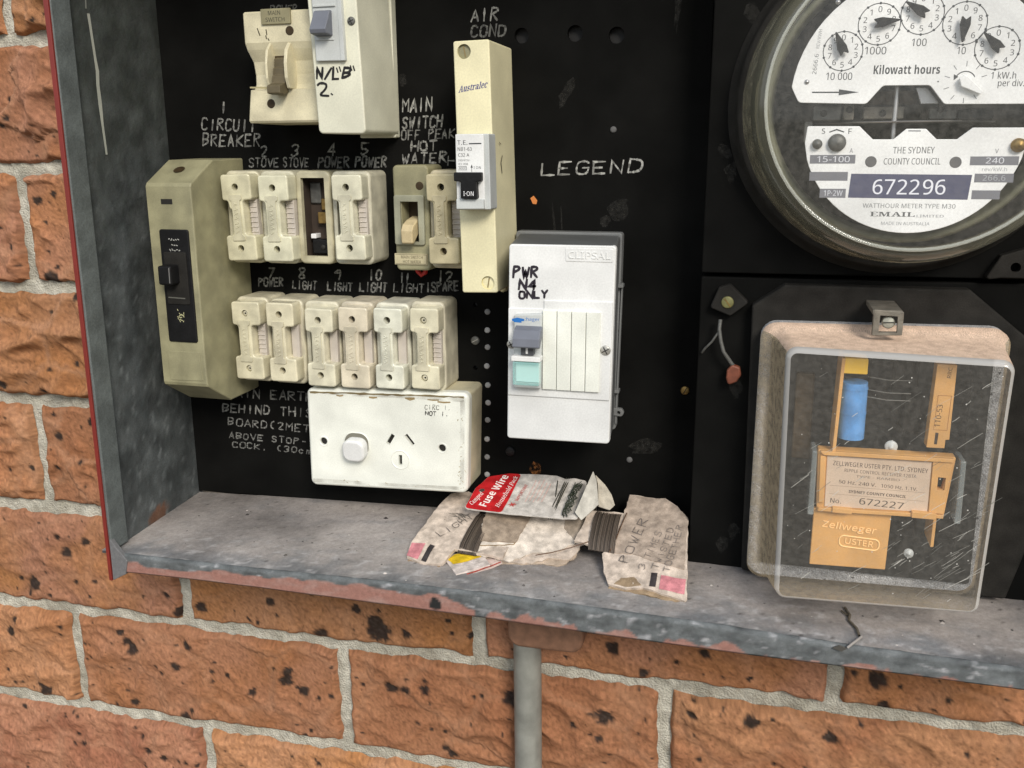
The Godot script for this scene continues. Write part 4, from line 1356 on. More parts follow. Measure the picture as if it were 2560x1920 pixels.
# ---------------------------------------------------------------- fuses
const BRICKY := 0
func fuse(called: String, label: String, group: String, bx: Array, by: Array, cx: Array, cy: Array, tint: Color, kind := 0, lean := 0.0, zb := 26.0) -> Node3D:
	var t := thing(called, label, "fuse", Vector3((bx[0] + bx[1]) / 2, by[0], 0), group)
	tint.b *= 0.9
	var m := Mesher.new()
	var w: float = bx[1] - bx[0]
	var ym: float = (cy[0] + cy[1]) / 2
	var h: float = cy[1] - cy[0]
	var head := h * 0.298
	var lo: float = cy[0] + head
	var hi: float = cy[1] - head
	var open := PackedVector2Array([Vector2(bx[0] + 3.4, lo - 2.0), Vector2(bx[1] - 3.0, lo - 2.0), Vector2(bx[1] - 3.0, hi + 2.0), Vector2(bx[0] + 3.4, hi + 2.0)])
	if kind == 9:
		open = PackedVector2Array([Vector2(bx[0] + 4.2, by[0] + 5.2), Vector2(bx[1] - 4.0, by[0] + 5.2), Vector2(bx[1] - 4.2, by[1] - 4.6), Vector2(bx[0] + 4.0, by[1] - 4.6)])
	extrude(m, rect(bx[0], by[0], bx[1], by[1], 4.0, 5), -0.5, zb, 1.8, [[open, zb - 3.0 if kind != 9 else 3.5]], false, tint.lerp(Color(0.50, 0.46, 0.37), 0.35))
	part("base", m, mats.porcelain_dirty, t)
	m = Mesher.new()
	if kind == 9:
		# the empty holder: dark cavity with brass contacts and a terminal block
		m.quad(Vector3(open[0].x - 3, open[0].y - 1, 12), Vector3(open[1].x + 1, open[1].y - 1, 12), Vector3(open[2].x + 1, open[2].y + 1, 12), Vector3(open[3].x - 3, open[3].y + 1, 12), Vector3.BACK)
		m.quad(Vector3(open[0].x - 0.6, open[0].y - 1, 11), Vector3(open[3].x - 0.6, open[3].y + 1, 11), Vector3(open[3].x - 0.6, open[3].y + 1, 22.6), Vector3(open[0].x - 0.6, open[0].y - 1, 22.6), Vector3.RIGHT)  # liner added to paint shade over the brightly lit inner wall
		part("cavity_floor", m, mat("cavity_shade_brown", Color8(66, 54, 44), 0.8, 0.0, mats.porcelain_dirty.albedo_texture, 20.0), t)
		m = Mesher.new()
		extrude(m, rounded([Vector2(-64.0, 75.0), Vector2(-53.0, 75.0), Vector2(-53.0, 84.4), Vector2(-64.0, 84.4)], 0.8), 11.0, 20.0, 0.8)
		part("terminal_block", m, mats.black_plastic, t)
		m = Mesher.new()
		extrude(m, rect(-65.4, 85.0, -61.6, 88.2, 0.5), 11.0, 19.0, 0.5)
		part("insulator", m, mats.porcelain, t)
		for q in [[-60.5, 95.0, 102.5], [-57.5, 104.0, 111.5]]:
			m = Mesher.new()
			extrude(m, rect(q[0], q[1], -49.8, q[2], 0.6), 11.0, 17.0, 0.5)
			part("contact", m, mats.brass, t)
		m = Mesher.new()
		screw(m, -56.0, 79.4, 20.0, 1.8, 0.3)
		part("screw", m, mats.dark_slot, t)
		m = Mesher.new()
		extrude(m, rect(-67.0, 108, -59, 122, 1.0), 11.0, 14.0, 1.0)
		part("contact", m, mats.dull_metal, t)
		return t
	var z1 := zb + 10.5
	# carrier leans by 'lean' radians about its middle
	var c := Vector2((cx[0] + cx[1]) / 2, ym)
	var T := Transform3D(Basis(Vector3(0, 0, 1), lean), Vector3(c.x, c.y, 0))
	var hw: float = (cx[1] - cx[0]) / 2
	var hh: float = h / 2
	var wl := -hw + 4.2
	var wr := hw - 7.2
	if kind == 1:
		wl += 1.4
		wr += 0.2
	var il := hh - head
	var pts := [Vector2(-hw, -hh), Vector2(hw, -hh), Vector2(hw, -il), Vector2(wr, -il), Vector2(wr, il), Vector2(hw, il), Vector2(hw, hh), Vector2(-hw, hh), Vector2(-hw, il), Vector2(wl, il), Vector2(wl, -il), Vector2(-hw, -il)]
	if kind == 1:   # chipped waist
		pts = [Vector2(-hw, -hh), Vector2(hw, -hh), Vector2(hw, -il), Vector2(wr, -il), Vector2(wr, il), Vector2(hw, il), Vector2(hw, hh), Vector2(-hw, hh), Vector2(-hw, il), Vector2(wl - 1.6, il), Vector2(wl - 0.8, il - 5), Vector2(wl + 1.6, il - 7), Vector2(wl + 0.4, il - 11), Vector2(wl, -il), Vector2(-hw, -il)]
	var hr := 2.35
	var hy := hh - h * 0.145
	m = Mesher.new()
	m.x = T
	extrude(m, rounded(pts, 2.0, 4), zb - 1.0, z1, 1.2, [[disc(-0.4, hy, hr, 16), 7.0], [disc(-0.4, -hy, hr, 16), 7.0]], false, tint, 4)
	var car := part("fuse_carrier", m, mats.porcelain, t)
	# raised panel with worn embossed lettering
	m = Mesher.new()
	m.x = T
	var ix := (wl + wr) / 2
	extrude(m, rounded([Vector2(ix - 4.6, -il - 3.6), Vector2(ix + 4.6, -il - 3.6), Vector2(ix + 4.6, -il - 0.6), Vector2(ix + 3.0, -il + 0.4), Vector2(ix + 3.0, il - 0.4), Vector2(ix + 4.6, il + 0.6), Vector2(ix + 4.6, il + 3.6), Vector2(ix - 4.6, il + 3.6), Vector2(ix - 4.6, il + 0.6), Vector2(ix - 3.0, il - 0.4), Vector2(ix - 3.0, -il + 0.4), Vector2(ix - 4.6, -il - 0.6)], 0.9, 3), z1 - 0.3, z1 + 0.8, 0.25, [], false, tint.lerp(Color(0.42, 0.39, 0.30), 0.3))
	for q in 7:
		var yy := lerpf(-il + 1.6, il - 3.4, q / 6.0)
		var tt := [Vector3(ix - 1.5, yy, z1 + 0.85), Vector3(ix + rng.randf_range(0.2, 1.4), yy + rng.randf_range(0.2, 1.4), z1 + 0.95), Vector3(ix + rng.randf_range(-1.2, 0.4), yy + 1.6, z1 + 0.85)]
		tube(m, tt, 0.32, 5, tint)
	part("embossed_panel", m, mats.porcelain, car)
	for s in [-1, 1]:
		m = Mesher.new()
		m.x = T
		if kind == 2:
			lathe(m, -0.4, s * hy, [Vector2(2.4, z1 - 3.4), Vector2(2.0, z1 - 1.2), Vector2(1.2, z1 - 0.9), Vector2(0.55, z1 - 0.9)], 16, tint.lerp(Color(0.45, 0.42, 0.33), 0.4))
			lathe(m, -0.1, s * hy, [Vector2(0.62, z1 - 0.86), Vector2(0.0, z1 - 0.86)], 10, Color(0.01, 0.01, 0.01))
		else:
			lathe(m, -0.4, s * hy, [Vector2(2.4, z1 - 5.6), Vector2(1.6, z1 - 4.6), Vector2(0, z1 - 4.5)], 14, Color(0.09, 0.07, 0.035).lerp(Color(0.02, 0.02, 0.015), rng.randf()))
		part("screw_hole", m, mats.porcelain_dirty, car)
	# ribbed wire former seen to the right of the waist
	m = Mesher.new()
	m.x = T
	extrude(m, rect(wr + 0.6, -il - 0.5, hw - 0.8, il + 0.5, 0.5), zb - 9.0, zb + 3.0, 1.0)
	var ribs := 7 if kind != 3 else 0
	for q in ribs:
		var yy := lerpf(-il + 1.6, il - 1.6, q / 6.0)
		tube(m, [Vector3(wr + 0.8, yy, zb + 3.0), Vector3((wr + hw) / 2, yy + 0.25, zb + 3.3), Vector3(hw - 1.2, yy, zb + 3.0)], 0.55, 6)
	part("wire_former", m, mats.ribbed_insulator, t)
	m = Mesher.new()
	m.quad(Vector3(open[0].x - 1, open[0].y - 1, 4), Vector3(open[1].x + 1, open[1].y - 1, 4), Vector3(open[2].x + 1, open[2].y + 1, 4), Vector3(open[3].x - 1, open[3].y + 1, 4), Vector3.BACK)
	part("cavity_floor", m, mats.dark_slot, t)
	return t


func make_fuses() -> void:
	var up := "fuse holders in the upper row"
	var dn := "fuse holders in the lower row"
	var ivory := Color(0.72, 0.68, 0.53)
	var white := Color(0.82, 0.82, 0.76)
	var cream := Color(0.75, 0.70, 0.57)
	fuse("fuse_holder", "cream porcelain fuse tilted and half out of its base, upper row beside the beige breaker", up, [-123.1, -97.7], [68.2, 130.0], [-119.4, -97.4], [70.9, 128.0], ivory, 1, 0.035)
	fuse("fuse_holder", "glossy cream fuse in the upper row, left of the empty holder", up, [-97.0, -71.8], [68.4, 130.0], [-92.2, -70.4], [71.0, 127.4], Color(0.75, 0.73, 0.61), 0, 0.02)
	fuse("empty_fuse_holder", "open fuse holder with its carrier missing and dark contacts showing, upper row", up, [-71.1, -45.9], [68.8, 130.0], [-65.0, -49.0], [74.0, 125.5], Color(0.62, 0.58, 0.42), 9)
	fuse("fuse_holder", "glossy cream fuse in the upper row, right of the empty holder", up, [-45.0, -17.5], [69.2, 129.9], [-39.5, -18.4], [73.2, 127.8], Color(0.76, 0.74, 0.64), 0, 0.02)
	fuse("fuse_holder", "yellowed cream fuse beside the hot water switch, partly behind the narrow enclosure", up, [22.8, 50.0], [68.4, 130.6], [24.9, 45.4], [72.4, 128.4], Color(0.56, 0.50, 0.36), 4, 0.02)
	fuse("fuse_holder", "leftmost fuse of the lower row, with tiny sealed screw holes", dn, [-122.4, -97.6], [-15.4, 44.4], [-119.8, -98.4], [-11.6, 42.7], cream.lerp(ivory, 0.5), 2, 0.012, 25.0)
	fuse("fuse_holder", "second fuse from the left in the lower row, its waist chipped", dn, [-96.8, -71.4], [-15.6, 43.9], [-93.6, -73.0], [-11.7, 43.0], cream, 3, 0.008, 25.0)
	fuse("fuse_holder", "fuse with black screw holes, third from the left in the lower row", dn, [-70.2, -44.6], [-16.0, 43.5], [-64.9, -44.5], [-13.2, 40.2], cream.lerp(white, 0.3), 3, 0.0, 25.0)
	fuse("fuse_holder", "cream pink fuse in the lower row, fourth from the left, above the power outlet", dn, [-43.4, -19.2], [-15.6, 44.2], [-40.4, -19.3], [-12.9, 42.0], Color(0.76, 0.69, 0.59), 3, 0.0, 25.0)
	fuse("fuse_holder", "whitest fuse of the lower row, second from the right", dn, [-18.2, 6.2], [-15.0, 44.2], [-15.1, 5.1], [-11.8, 42.4], white, 3, 0.0, 25.0)
	fuse("fuse_holder", "rightmost fuse of the lower row, with tiny sealed screw holes", dn, [7.2, 30.8], [-14.2, 46.0], [10.3, 30.0], [-10.5, 43.4], Color(0.75, 0.71, 0.59), 2, -0.005, 25.0)


func make_hot_water_switch() -> void:
	var t := thing("hot_water_switch", "greenish beige switch with cream toggle, labelled MAIN SWITCH HOT WATER", "switch", Vector3(10, 66, 0))
	var m := Mesher.new()
	extrude(m, rounded([Vector2(-1.2, 66.2), Vector2(22.6, 66.6), Vector2(22.2, 133.6), Vector2(-2.0, 133.6)], 3.0, 4), -0.5, 26.0, 1.6, [[PackedVector2Array([Vector2(4.2, 85.0), Vector2(15.6, 85.0), Vector2(15.4, 110.5), Vector2(3.8, 110.5)]), 14.0]])
	part("body", m, mats.beige_plastic, t)
	m = Mesher.new()
	extrude(m, rect(-1.0, 83.0, 19.6, 114.8, 1.4), 25.5, 28.0, 0.8, [[PackedVector2Array([Vector2(3.6, 85.2), Vector2(15.8, 85.2), Vector2(15.6, 110.8), Vector2(3.4, 110.8)]), 3.0]])
	part("frame", m, mat("frame_grey", Color8(164, 164, 142), 0.55, 0.0, mats.beige_plastic.albedo_texture, 10.0), t)
	m = Mesher.new()
	m.quad(Vector3(3, 84, 14), Vector3(17, 84, 14), Vector3(17, 112, 14), Vector3(3, 112, 14), Vector3.BACK)
	part("cavity_floor", m, mats.brown_screw, t)
	m = Mesher.new()
	m.x = yz()
	extrude(m, rounded([Vector2(14, 92.0), Vector2(24, 90.0), Vector2(33.0, 84.2), Vector2(35.5, 85.0), Vector2(36.0, 93.0), Vector2(33.0, 96.6), Vector2(26, 99.0), Vector2(14, 101.0)], 1.4), 7.0, 14.4, 1.2, [], true)
	part("toggle", m, mat("toggle_cream", Color8(218, 200, 158), 0.4, 0.0, mats.beige_plastic.albedo_texture, 12.0), t)
	m = Mesher.new()
	lathe(m, 16.4, 120.6, [Vector2(2.7, 25.9), Vector2(2.5, 26.3), Vector2(0, 26.2)], 16)
	part("screw", m, mats.brown_screw, t)
	m = Mesher.new()
	extrude(m, rect(-2.0, 70.2, 20.6, 77.4, 0.3), 25.6, 26.8, 0.2)
	var p := part("label_plate", m, mat("label_cream", Color8(200, 190, 154), 0.6, 0.0, mats.cream_plastic.albedo_texture, 12.0), t)
	m = Mesher.new()
	var k := lin(66, 56, 40)
	type(m, "MAIN SWITCH", Vector2(10.0, 74.2), 1.9, 15.0, 26.86, 0.0, 1, "Droid Sans", k)
	type(m, "HOT WATER", Vector2(10.0, 71.2), 1.9, 12.4, 26.86, 0.0, 1, "Droid Sans", k)
	ribbon(m, [Vector2(-1.4, 76.8), Vector2(20.0, 76.8), Vector2(20.0, 70.8), Vector2(-1.4, 70.8)], 0.25, 26.88, k)
	part("lettering", m, mats.print, p)


func make_outlet() -> void:
	var t := thing("power_outlet", "grimy white three pin power outlet with rocker switch, on a mounting block below the fuses", "power outlet", Vector3(-11, -87, 0))
	var q := [Vector2(-70.0, -87.1), Vector2(46.0, -82.3), Vector2(48.4, -12.4), Vector2(-69.2, -16.4)]
	var m := Mesher.new()
	extrude(m, rounded([Vector2(-68.4, -86.2), Vector2(45.6, -81.6), Vector2(47.8, -12.6), Vector2(-68.2, -16.6)], 3.0), -0.5, 24.6, 0.4)
	part("mounting_block", m, mats.cream_plastic, t)
	m = Mesher.new()
	var slots := []
	for s in [[Vector2(-10.2, -51.9), Vector2(-5.9, -44.9), 1.35], [Vector2(3.1, -44.3), Vector2(8.4, -50.9), 1.35], [Vector2(-1.35, -59.0), Vector2(-1.45, -66.2), 1.25]]:
		var d: Vector2 = (s[1] - s[0]).normalized() * 0.0
		var e: Vector2 = (s[1] - s[0]).normalized().orthogonal() * s[2]
		slots.append([PackedVector2Array([s[0] - d + e, s[1] + d + e, s[1] + d - e, s[0] - d - e]), 5.0])
	slots.append([disc(-57.9, -53.7, 2.6, 18), 6.0])
	slots.append([disc(28.9, -51.6, 2.6, 18), 6.0])
	extrude(m, rounded(q, 4.5, 5), 24.2, 31.0, 2.4, slots, false, Color.WHITE, 5)
	part("plate", m, mats.outlet_white, t)
	# ring round the earth pin, rims of the screw holes
	m = Mesher.new()
	lathe(m, -1.4, -62.4, [Vector2(7.0, 30.9), Vector2(6.7, 31.35), Vector2(6.3, 31.4), Vector2(6.0, 30.95)], 32)
	part("pin_ring", m, mats.outlet_white, t)
	for h in [Vector2(-57.9, -53.7), Vector2(28.9, -51.6)]:
		m = Mesher.new()
		lathe(m, h.x, h.y, [Vector2(3.9, 30.95), Vector2(3.5, 31.3), Vector2(3.0, 31.3), Vector2(2.6, 30.6)], 24)
		part("screw_rim", m, mats.outlet_white, t)
	m = Mesher.new()
	extrude(m, rect(-42.4, -63.0, -23.4, -45.2, 7.4, 6), 30.6, 31.7, 0.5)
	var fr := part("switch_frame", m, mats.outlet_white, t)
	m = Mesher.new()
	extrude(m, rect(-41.7, -62.4, -24.1, -45.8, 6.6, 6), 31.0, 31.82, 0.05)  # grey plate paints the shade line round the rocker
	part("gap_shade", m, mat("gap_shade_grey", Color8(112, 110, 98), 0.8), fr)
	m = Mesher.new()
	for h in [Vector2(-57.9, -53.7), Vector2(28.9, -51.6)]:
		m = Mesher.new()
		face(m, disc(h.x, h.y, 2.7, 16), [], 29.4)  # dark disc paints the shade inside the screw hole
		part("screw_hole", m, mats.dark_slot, t)
	m = Mesher.new()
	m.quad(Vector3(-12, -68, 28.4), Vector3(10, -68, 28.4), Vector3(10, -43, 28.4), Vector3(-12, -43, 28.4), Vector3.BACK)  # dark sheet behind the pin slots stands in for their shade
	part("pin_hole_shade", m, mats.dark_slot, t)
	m = Mesher.new()
	m.x = Transform3D(Basis(Vector3(1, 0, 0), 0.09), Vector3(0, 0.4, 4.9))
	extrude(m, rect(-41.0, -61.8, -24.8, -46.4, 5.6, 6), 31.0, 38.6, 1.8, [], false, Color.WHITE, 5)
	part("rocker", m, mats.pure_white, fr)
	# grime: dark line under the top edge, stains along the sides, remains of handwriting
	m = Mesher.new()
	var top := []
	for i in 34:
		var f := i / 33.0
		top.append(Vector2(lerpf(-66, 44.5, f), lerpf(-19.0, -15.2, f) + rng.randf_range(-0.25, 0.25)))
	ribbon(m, top, 1.3, 31.05, lin(132, 118, 84), 0.5, 0.3)
	var spots := [[-22, -19.8, 5], [4, -18.7, 6], [20, -18.6, 7], [27, -19.6, 8], [-46, -20, 4]]
	for s in spots:
		ribbon(m, [Vector2(s[0], s[1]), Vector2(s[0] + s[2] * 0.5, s[1] + rng.randf_range(-0.4, 0.2)), Vector2(s[0] + s[2], s[1] + 0.2)], 1.7, 31.09, lin(158, 138, 98), 0.5, 0.2)
	for i in 34:
		var c := Vector2(rng.randf_range(40, 44.5), rng.randf_range(-80, -20))
		if i > 26:
			c = Vector2(rng.randf_range(-66, 44), -83.6 + rng.randf_range(-1.0, 2.4))
			c.y += (c.x + 66.0) * 0.043
		ribbon(m, [c, c + Vector2(rng.randf_range(-1.2, 1.2), rng.randf_range(-1.2, 1.2))], rng.randf_range(0.3, 0.9), 31.07 + 0.002 * i, lin(150, 140, 110).lerp(lin(222, 218, 200), rng.randf()))
	part("grime", m, mats.print, t)
	m = Mesher.new()
	handwrite(m, "CIRC 1,", Vector2(17.4, -25.4), 3.0, 19.0, 0.42, 31.12, lin(120, 120, 112), 0.03, 0.6, 0.2)
	handwrite(m, "NOT 1.", Vector2(17.6, -29.4), 2.6, 17.0, 0.6, 31.12, lin(56, 56, 54), 0.02, 0.6, 0.2)
	part("handwriting", m, mats.paint_pen, t)
	m = Mesher.new()
	m.x = Transform3D(Basis(Vector3(1, 0, 0), Vector3(0, 0, 1), Vector3(0, 1, 0)), Vector3.ZERO)
	part("top_grime", soot_strip(), mats.soot, t)


func soot_strip() -> Mesher:
	var m := Mesher.new()
	face(m, PackedVector2Array([Vector2(-67.5, -19.2), Vector2(-40, -20.0), Vector2(0, -18.8), Vector2(44.6, -18.6), Vector2(45.4, -14.8), Vector2(-66.8, -18.4)]), [], 31.16)
	face(m, PackedVector2Array([Vector2(41.0, -80), Vector2(43.4, -80.2), Vector2(45.6, -17.0), Vector2(42.4, -17.6)]), [], 31.16)
	face(m, PackedVector2Array([Vector2(-67.6, -84.6), Vector2(42.6, -80.0), Vector2(42.6, -77.6), Vector2(0, -79.6), Vector2(-67.6, -81.8)]), [], 31.16)
	return m


# ---------------------------------------------------------------- fuse wire cards on the floor of the box
func ragged(pts: Array, amp: float, step := 3.0) -> Array:
	var o := []
	for i in pts.size():
		var a: Vector2 = pts[i]
		var b: Vector2 = pts[(i + 1) % pts.size()]
		var n := maxi(1, int(a.distance_to(b) / step))
		var d := (b - a).normalized().orthogonal()
		for k in n:
			var p := a.lerp(b, float(k) / n)
			if k > 0:
				p += d * rng.randf_range(-amp, amp)
			o.append(p)
	return o


func card_frame(t: Node3D, o: Vector3, u: Vector3, v: Vector3) -> void:
	origin_of[t] = Vector3.ZERO
	var n := u.cross(v).normalized()
	var v2 := n.cross(u).normalized()
	t.transform = Transform3D(Basis(u.normalized(), v2, n), o * MM)


func slab(m: Mesher, pts: Array, z0: float, z1: float, col: Color) -> void:
	extrude(m, rounded(pts, 0.25, 2), z0, z1, 0.12, [], true, col, 2)


func flat(m: Mesher, pts: Array, z: float, col: Color) -> void:
	var P := PackedVector2Array(pts)
	if Geometry2D.is_polygon_clockwise(P):
		P.reverse()
	face(m, P, [], z, col)


# creases and curl: splits long edges, then lifts the sheet by a noise shared by everything on the card
func crumple(m: Mesher, seed_: int, amp: float) -> Mesher:
	var a := noise(FastNoiseLite.TYPE_SIMPLEX_SMOOTH, 0.022, 2, seed_)
	var b := noise(FastNoiseLite.TYPE_SIMPLEX, 0.03, 2, seed_ + 5, FastNoiseLite.FRACTAL_RIDGED)
	var f := func(x: float, y: float) -> float: return a.get_noise_2d(x, y) * 1.9 * amp + b.get_noise_2d(x, y) * 0.55 * amp
	var todo := []
	for i in range(0, m.v.size(), 3):
		todo.append([m.v[i], m.v[i + 1], m.v[i + 2], m.n[i], m.n[i + 1], m.n[i + 2], m.c[i], m.c[i + 1], m.c[i + 2]])
	var o := Mesher.new()
	while not todo.is_empty():
		var t = todo.pop_back()
		var best := -1
		var far := 16.0
		for e in 3:
			var d: float = (t[e] as Vector3).distance_squared_to(t[(e + 1) % 3])
			if d > far + 0.0001:
				far = d
				best = e
		if best < 0:
			for e in 3:
				var p: Vector3 = t[e]
				var n: Vector3 = t[3 + e]
				var gx: float = (f.call(p.x + 0.4, p.y) - f.call(p.x - 0.4, p.y)) / 0.8
				var gy: float = (f.call(p.x, p.y + 0.4) - f.call(p.x, p.y - 0.4)) / 0.8
				o.v.append(p + Vector3(0, 0, f.call(p.x, p.y)))
				o.n.append((n - Vector3(gx, gy, 0) * n.z).normalized())
				o.c.append(t[6 + e])
			continue
		var j := (best + 1) % 3
		var k := (best + 2) % 3
		var mp: Vector3 = (t[best] + t[j]) / 2.0
		var mn: Vector3 = (t[3 + best] + t[3 + j]) / 2.0
		var mc: Color = (t[6 + best] as Color).lerp(t[6 + j], 0.5)
		todo.append([t[best], mp, t[k], t[3 + best], mn, t[3 + k], t[6 + best], mc, t[6 + k]])
		todo.append([mp, t[j], t[k], mn, t[3 + j], t[3 + k], mc, t[6 + j], t[6 + k]])
	return o


func wind(t: Node3D, x0: float, x1: float, y0: float, y1: float, z: float, n: int, shift: float, bow: float, called := "wire_winding") -> void:
	var m := Mesher.new()
	for i in n:
		var f := (i + rng.randf_range(-0.3, 0.3)) / (n - 1.0)
		var g := (i + rng.randf_range(-0.6, 0.6)) / (n - 1.0)
		var pts := []
		for k in 7:
			var s := k / 6.0
			pts.append(Vector3(lerpf(lerpf(x0, x1, f) + shift, lerpf(x0, x1, g), s), lerpf(y0, y1, s), z + sin(s * PI) * bow + (i % 3) * 0.3 - (1.6 if k == 0 or k == 6 else 0.0)))
		tube(m, pts, 0.3, 5, lin(124, 114, 104).lerp(lin(62, 56, 52), rng.randf()))
	part(called, m, mats.fuse_wire, t)


func make_cards() -> void:
	var pulp := lin(222, 206, 190)
	var pale := lin(234, 222, 208)
	var brown := lin(168, 146, 120)
	var pink := lin(226, 150, 156)
	var ink := lin(74, 70, 70)
	# card for the light circuits
	var t := thing("fuse_wire_card", "dirty cardboard fuse wire card with LIGHT pencilled on it, left end of the pile", "fuse wire card", Vector3.ZERO, "old fuse wire cards")
	card_frame(t, Vector3(20.7, -110.6, 78), Vector3(0.9959, 0, 0.0904), Vector3(0.0877, 0.2431, -0.966))
	var m := Mesher.new()
	slab(m, ragged([Vector2(0, 0), Vector2(13, -3), Vector2(25.5, -1.4), Vector2(27.5, 14), Vector2(60, 13), Vector2(60, 52), Vector2(41, 54), Vector2(29, 51), Vector2(27, 70), Vector2(11.2, 76), Vector2(0, 70.3), Vector2(-1.8, 60), Vector2(-3.1, 12.5)], 0.35), 0.0, 2.0, pulp)
	slab(m, ragged([Vector2(1, -1.6), Vector2(13, -4.4), Vector2(24, -3), Vector2(25, 10), Vector2(2, 10)], 0.5), -0.9, 0.0, brown)
	part("card", crumple(m, 71, 0.75), mats.card, t)
	m = Mesher.new()
	flat(m, [Vector2(-0.2, 0.6), Vector2(8.3, -1.0), Vector2(7.2, 13.6), Vector2(-2.4, 13.0)], 2.35, pink)
	flat(m, [Vector2(10.8, -1.4), Vector2(14.4, -2.0), Vector2(14.0, 13.2), Vector2(10.4, 13.8)], 2.35, ink)
	part("colour_band", crumple(m, 71, 0.75), mats.card, t)
	m = Mesher.new()
	handwrite(m, "LIGHT", Vector2(13.6, 22.4), 5.6, 30.0, 0.5, 2.4, lin(96, 90, 86), 1.05, 0.4, 0.3)
	for i in 12:
		var c := Vector2(12.5, 45) + Vector2(rng.randf_range(-4, 5), rng.randf_range(-3, 4))
		ribbon(m, [c, c + Vector2(rng.randf_range(2, 6), rng.randf_range(-1.5, 1.5)), c + Vector2(rng.randf_range(5, 8), rng.randf_range(-3, 1))], 0.4, 2.4 + 0.01 * i, lin(96, 90, 84))
	part("handwriting", crumple(m, 71, 0.75), mats.paint_pen, t)
	wind(t, 28.4, 41.0, 12.2, 54.0, 2.4, 46, 1.4, 1.6)
	# torn layers in the middle
	t = thing("fuse_wire_card", "torn brown cardboard layers in the middle of the fuse wire card pile", "fuse wire card", Vector3.ZERO, "old fuse wire cards")
	card_frame(t, Vector3(63.6, -107.2, 69.3), Vector3(0.9656, 0.0266, -0.2587), Vector3(-0.2496, 0.3741, -0.8931))
	m = Mesher.new()
	slab(m, ragged([Vector2(4, -5), Vector2(24, -8), Vector2(42, -7), Vector2(51, -10), Vector2(61.5, -4.5), Vector2(66, 4), Vector2(60, 30), Vector2(8, 30)], 0.9, 2.4), -2.4, -1.3, brown.lerp(pulp, 0.5))
	slab(m, ragged([Vector2(12, -4), Vector2(30, -7.5), Vector2(48, -4), Vector2(58, -5.5), Vector2(70, 9), Vector2(60, 30), Vector2(8, 30)], 1.0, 2.2), -1.2, -0.1, pulp)
	slab(m, ragged([Vector2(-0.2, 9.2), Vector2(0, 0), Vector2(7.8, -1.5), Vector2(20.8, -6.5), Vector2(33.8, -0.2), Vector2(51.2, 0.2), Vector2(63.8, 7.8), Vector2(79.5, 37.6), Vector2(34.7, 39.5), Vector2(7.2, 40.7), Vector2(5.5, 34.4)], 0.9, 2.4), 0.0, 1.1, pale)
	part("card", crumple(m, 72, 0.80), mats.card, t)
	m = Mesher.new()
	slab(m, ragged([Vector2(2.4, 10.3), Vector2(25.2, 8.6), Vector2(29.8, 17.5), Vector2(34.5, 29.4), Vector2(36, 40), Vector2(7.2, 41), Vector2(4, 28)], 0.6, 2.4), 1.1, 1.9, lin(172, 156, 138))
	part("torn_layer", crumple(m, 72, 0.80), mats.card, t)
	m = Mesher.new()
	slab(m, ragged([Vector2(57, 20), Vector2(63, 9), Vector2(70, 18), Vector2(79, 37), Vector2(60, 39)], 0.5, 2.4), 1.1, 1.7, lin(186, 172, 156))
	part("torn_layer", crumple(m, 72, 0.80), mats.card, t)
	m = Mesher.new()
	ribbon(m, ragged([Vector2(0.2, 7.4), Vector2(12, 6.4), Vector2(24, 7.0), Vector2(27, 12)], 0.5).slice(0, 10), 0.6, 1.4, lin(150, 124, 88))
	part("tear_stain", crumple(m, 72, 0.80), mats.card, t)
	# yellow and white card underneath
	t = thing("fuse_wire_card", "small yellow and white card with a red edge sticking out under the pile", "fuse wire card", Vector3.ZERO, "old fuse wire cards")
	card_frame(t, Vector3(45.7, -111.0, 75.5), Vector3(0.6431, -0.0234, 0.7655), Vector3(0.7637, 0.0939, -0.6387))
	m = Mesher.new()
	slab(m, [Vector2(0, 0), Vector2(19.5, -0.4), Vector2(20, 22.0), Vector2(-1.6, 24), Vector2(-3.4, 6.6)], 0.6, 1.7, lin(226, 214, 206))
	part("card", crumple(m, 73, 0.50), mats.card, t)
	m = Mesher.new()
	slab(m, [Vector2(3, 2.4), Vector2(22.4, 0.6), Vector2(20.6, 30.0), Vector2(2, 30)], -0.6, 0.4, lin(222, 200, 190))
	part("card", crumple(m, 73, 0.50), mats.card, t)
	m = Mesher.new()
	ribbon(m, [Vector2(21.4, 1.6), Vector2(20.6, 15), Vector2(19.8, 29)], 1.3, 0.7, lin(196, 84, 70))
	flat(m, ragged([Vector2(-2.6, 7), Vector2(0.6, 1), Vector2(7.5, 2.2), Vector2(9.8, 11), Vector2(9.0, 22), Vector2(-1.2, 23)], 0.4), 2.0, lin(242, 204, 52))
	part("colour_band", crumple(m, 73, 0.50), mats.card, t)
	# card for the power circuits
	t = thing("fuse_wire_card", "dirty cardboard fuse wire card reading POWER 3 TIMES TWISTED TOGETHER, right end of the pile", "fuse wire card", Vector3.ZERO, "old fuse wire cards")
	card_frame(t, Vector3(150.1, -110.6, 81.9), Vector3(0.9935, 0, 0.1138), Vector3(0.1049, 0.3864, -0.9163))
	m = Mesher.new()
	slab(m, ragged([Vector2(-10.2, 23.2), Vector2(-5.6, 9.6), Vector2(0, 0), Vector2(10.7, -0.8), Vector2(20.8, 1.5), Vector2(35.1, -0.5), Vector2(45.6, -1.2), Vector2(46.5, 1), Vector2(35.4, 62.1), Vector2(27.2, 70.4), Vector2(17.9, 76.2), Vector2(11.8, 75), Vector2(3.4, 76), Vector2(-5.7, 75.5), Vector2(-4.7, 58), Vector2(-28, 56), Vector2(-30, 29), Vector2(-8, 27)], 0.4), 0.0, 1.7, pulp)
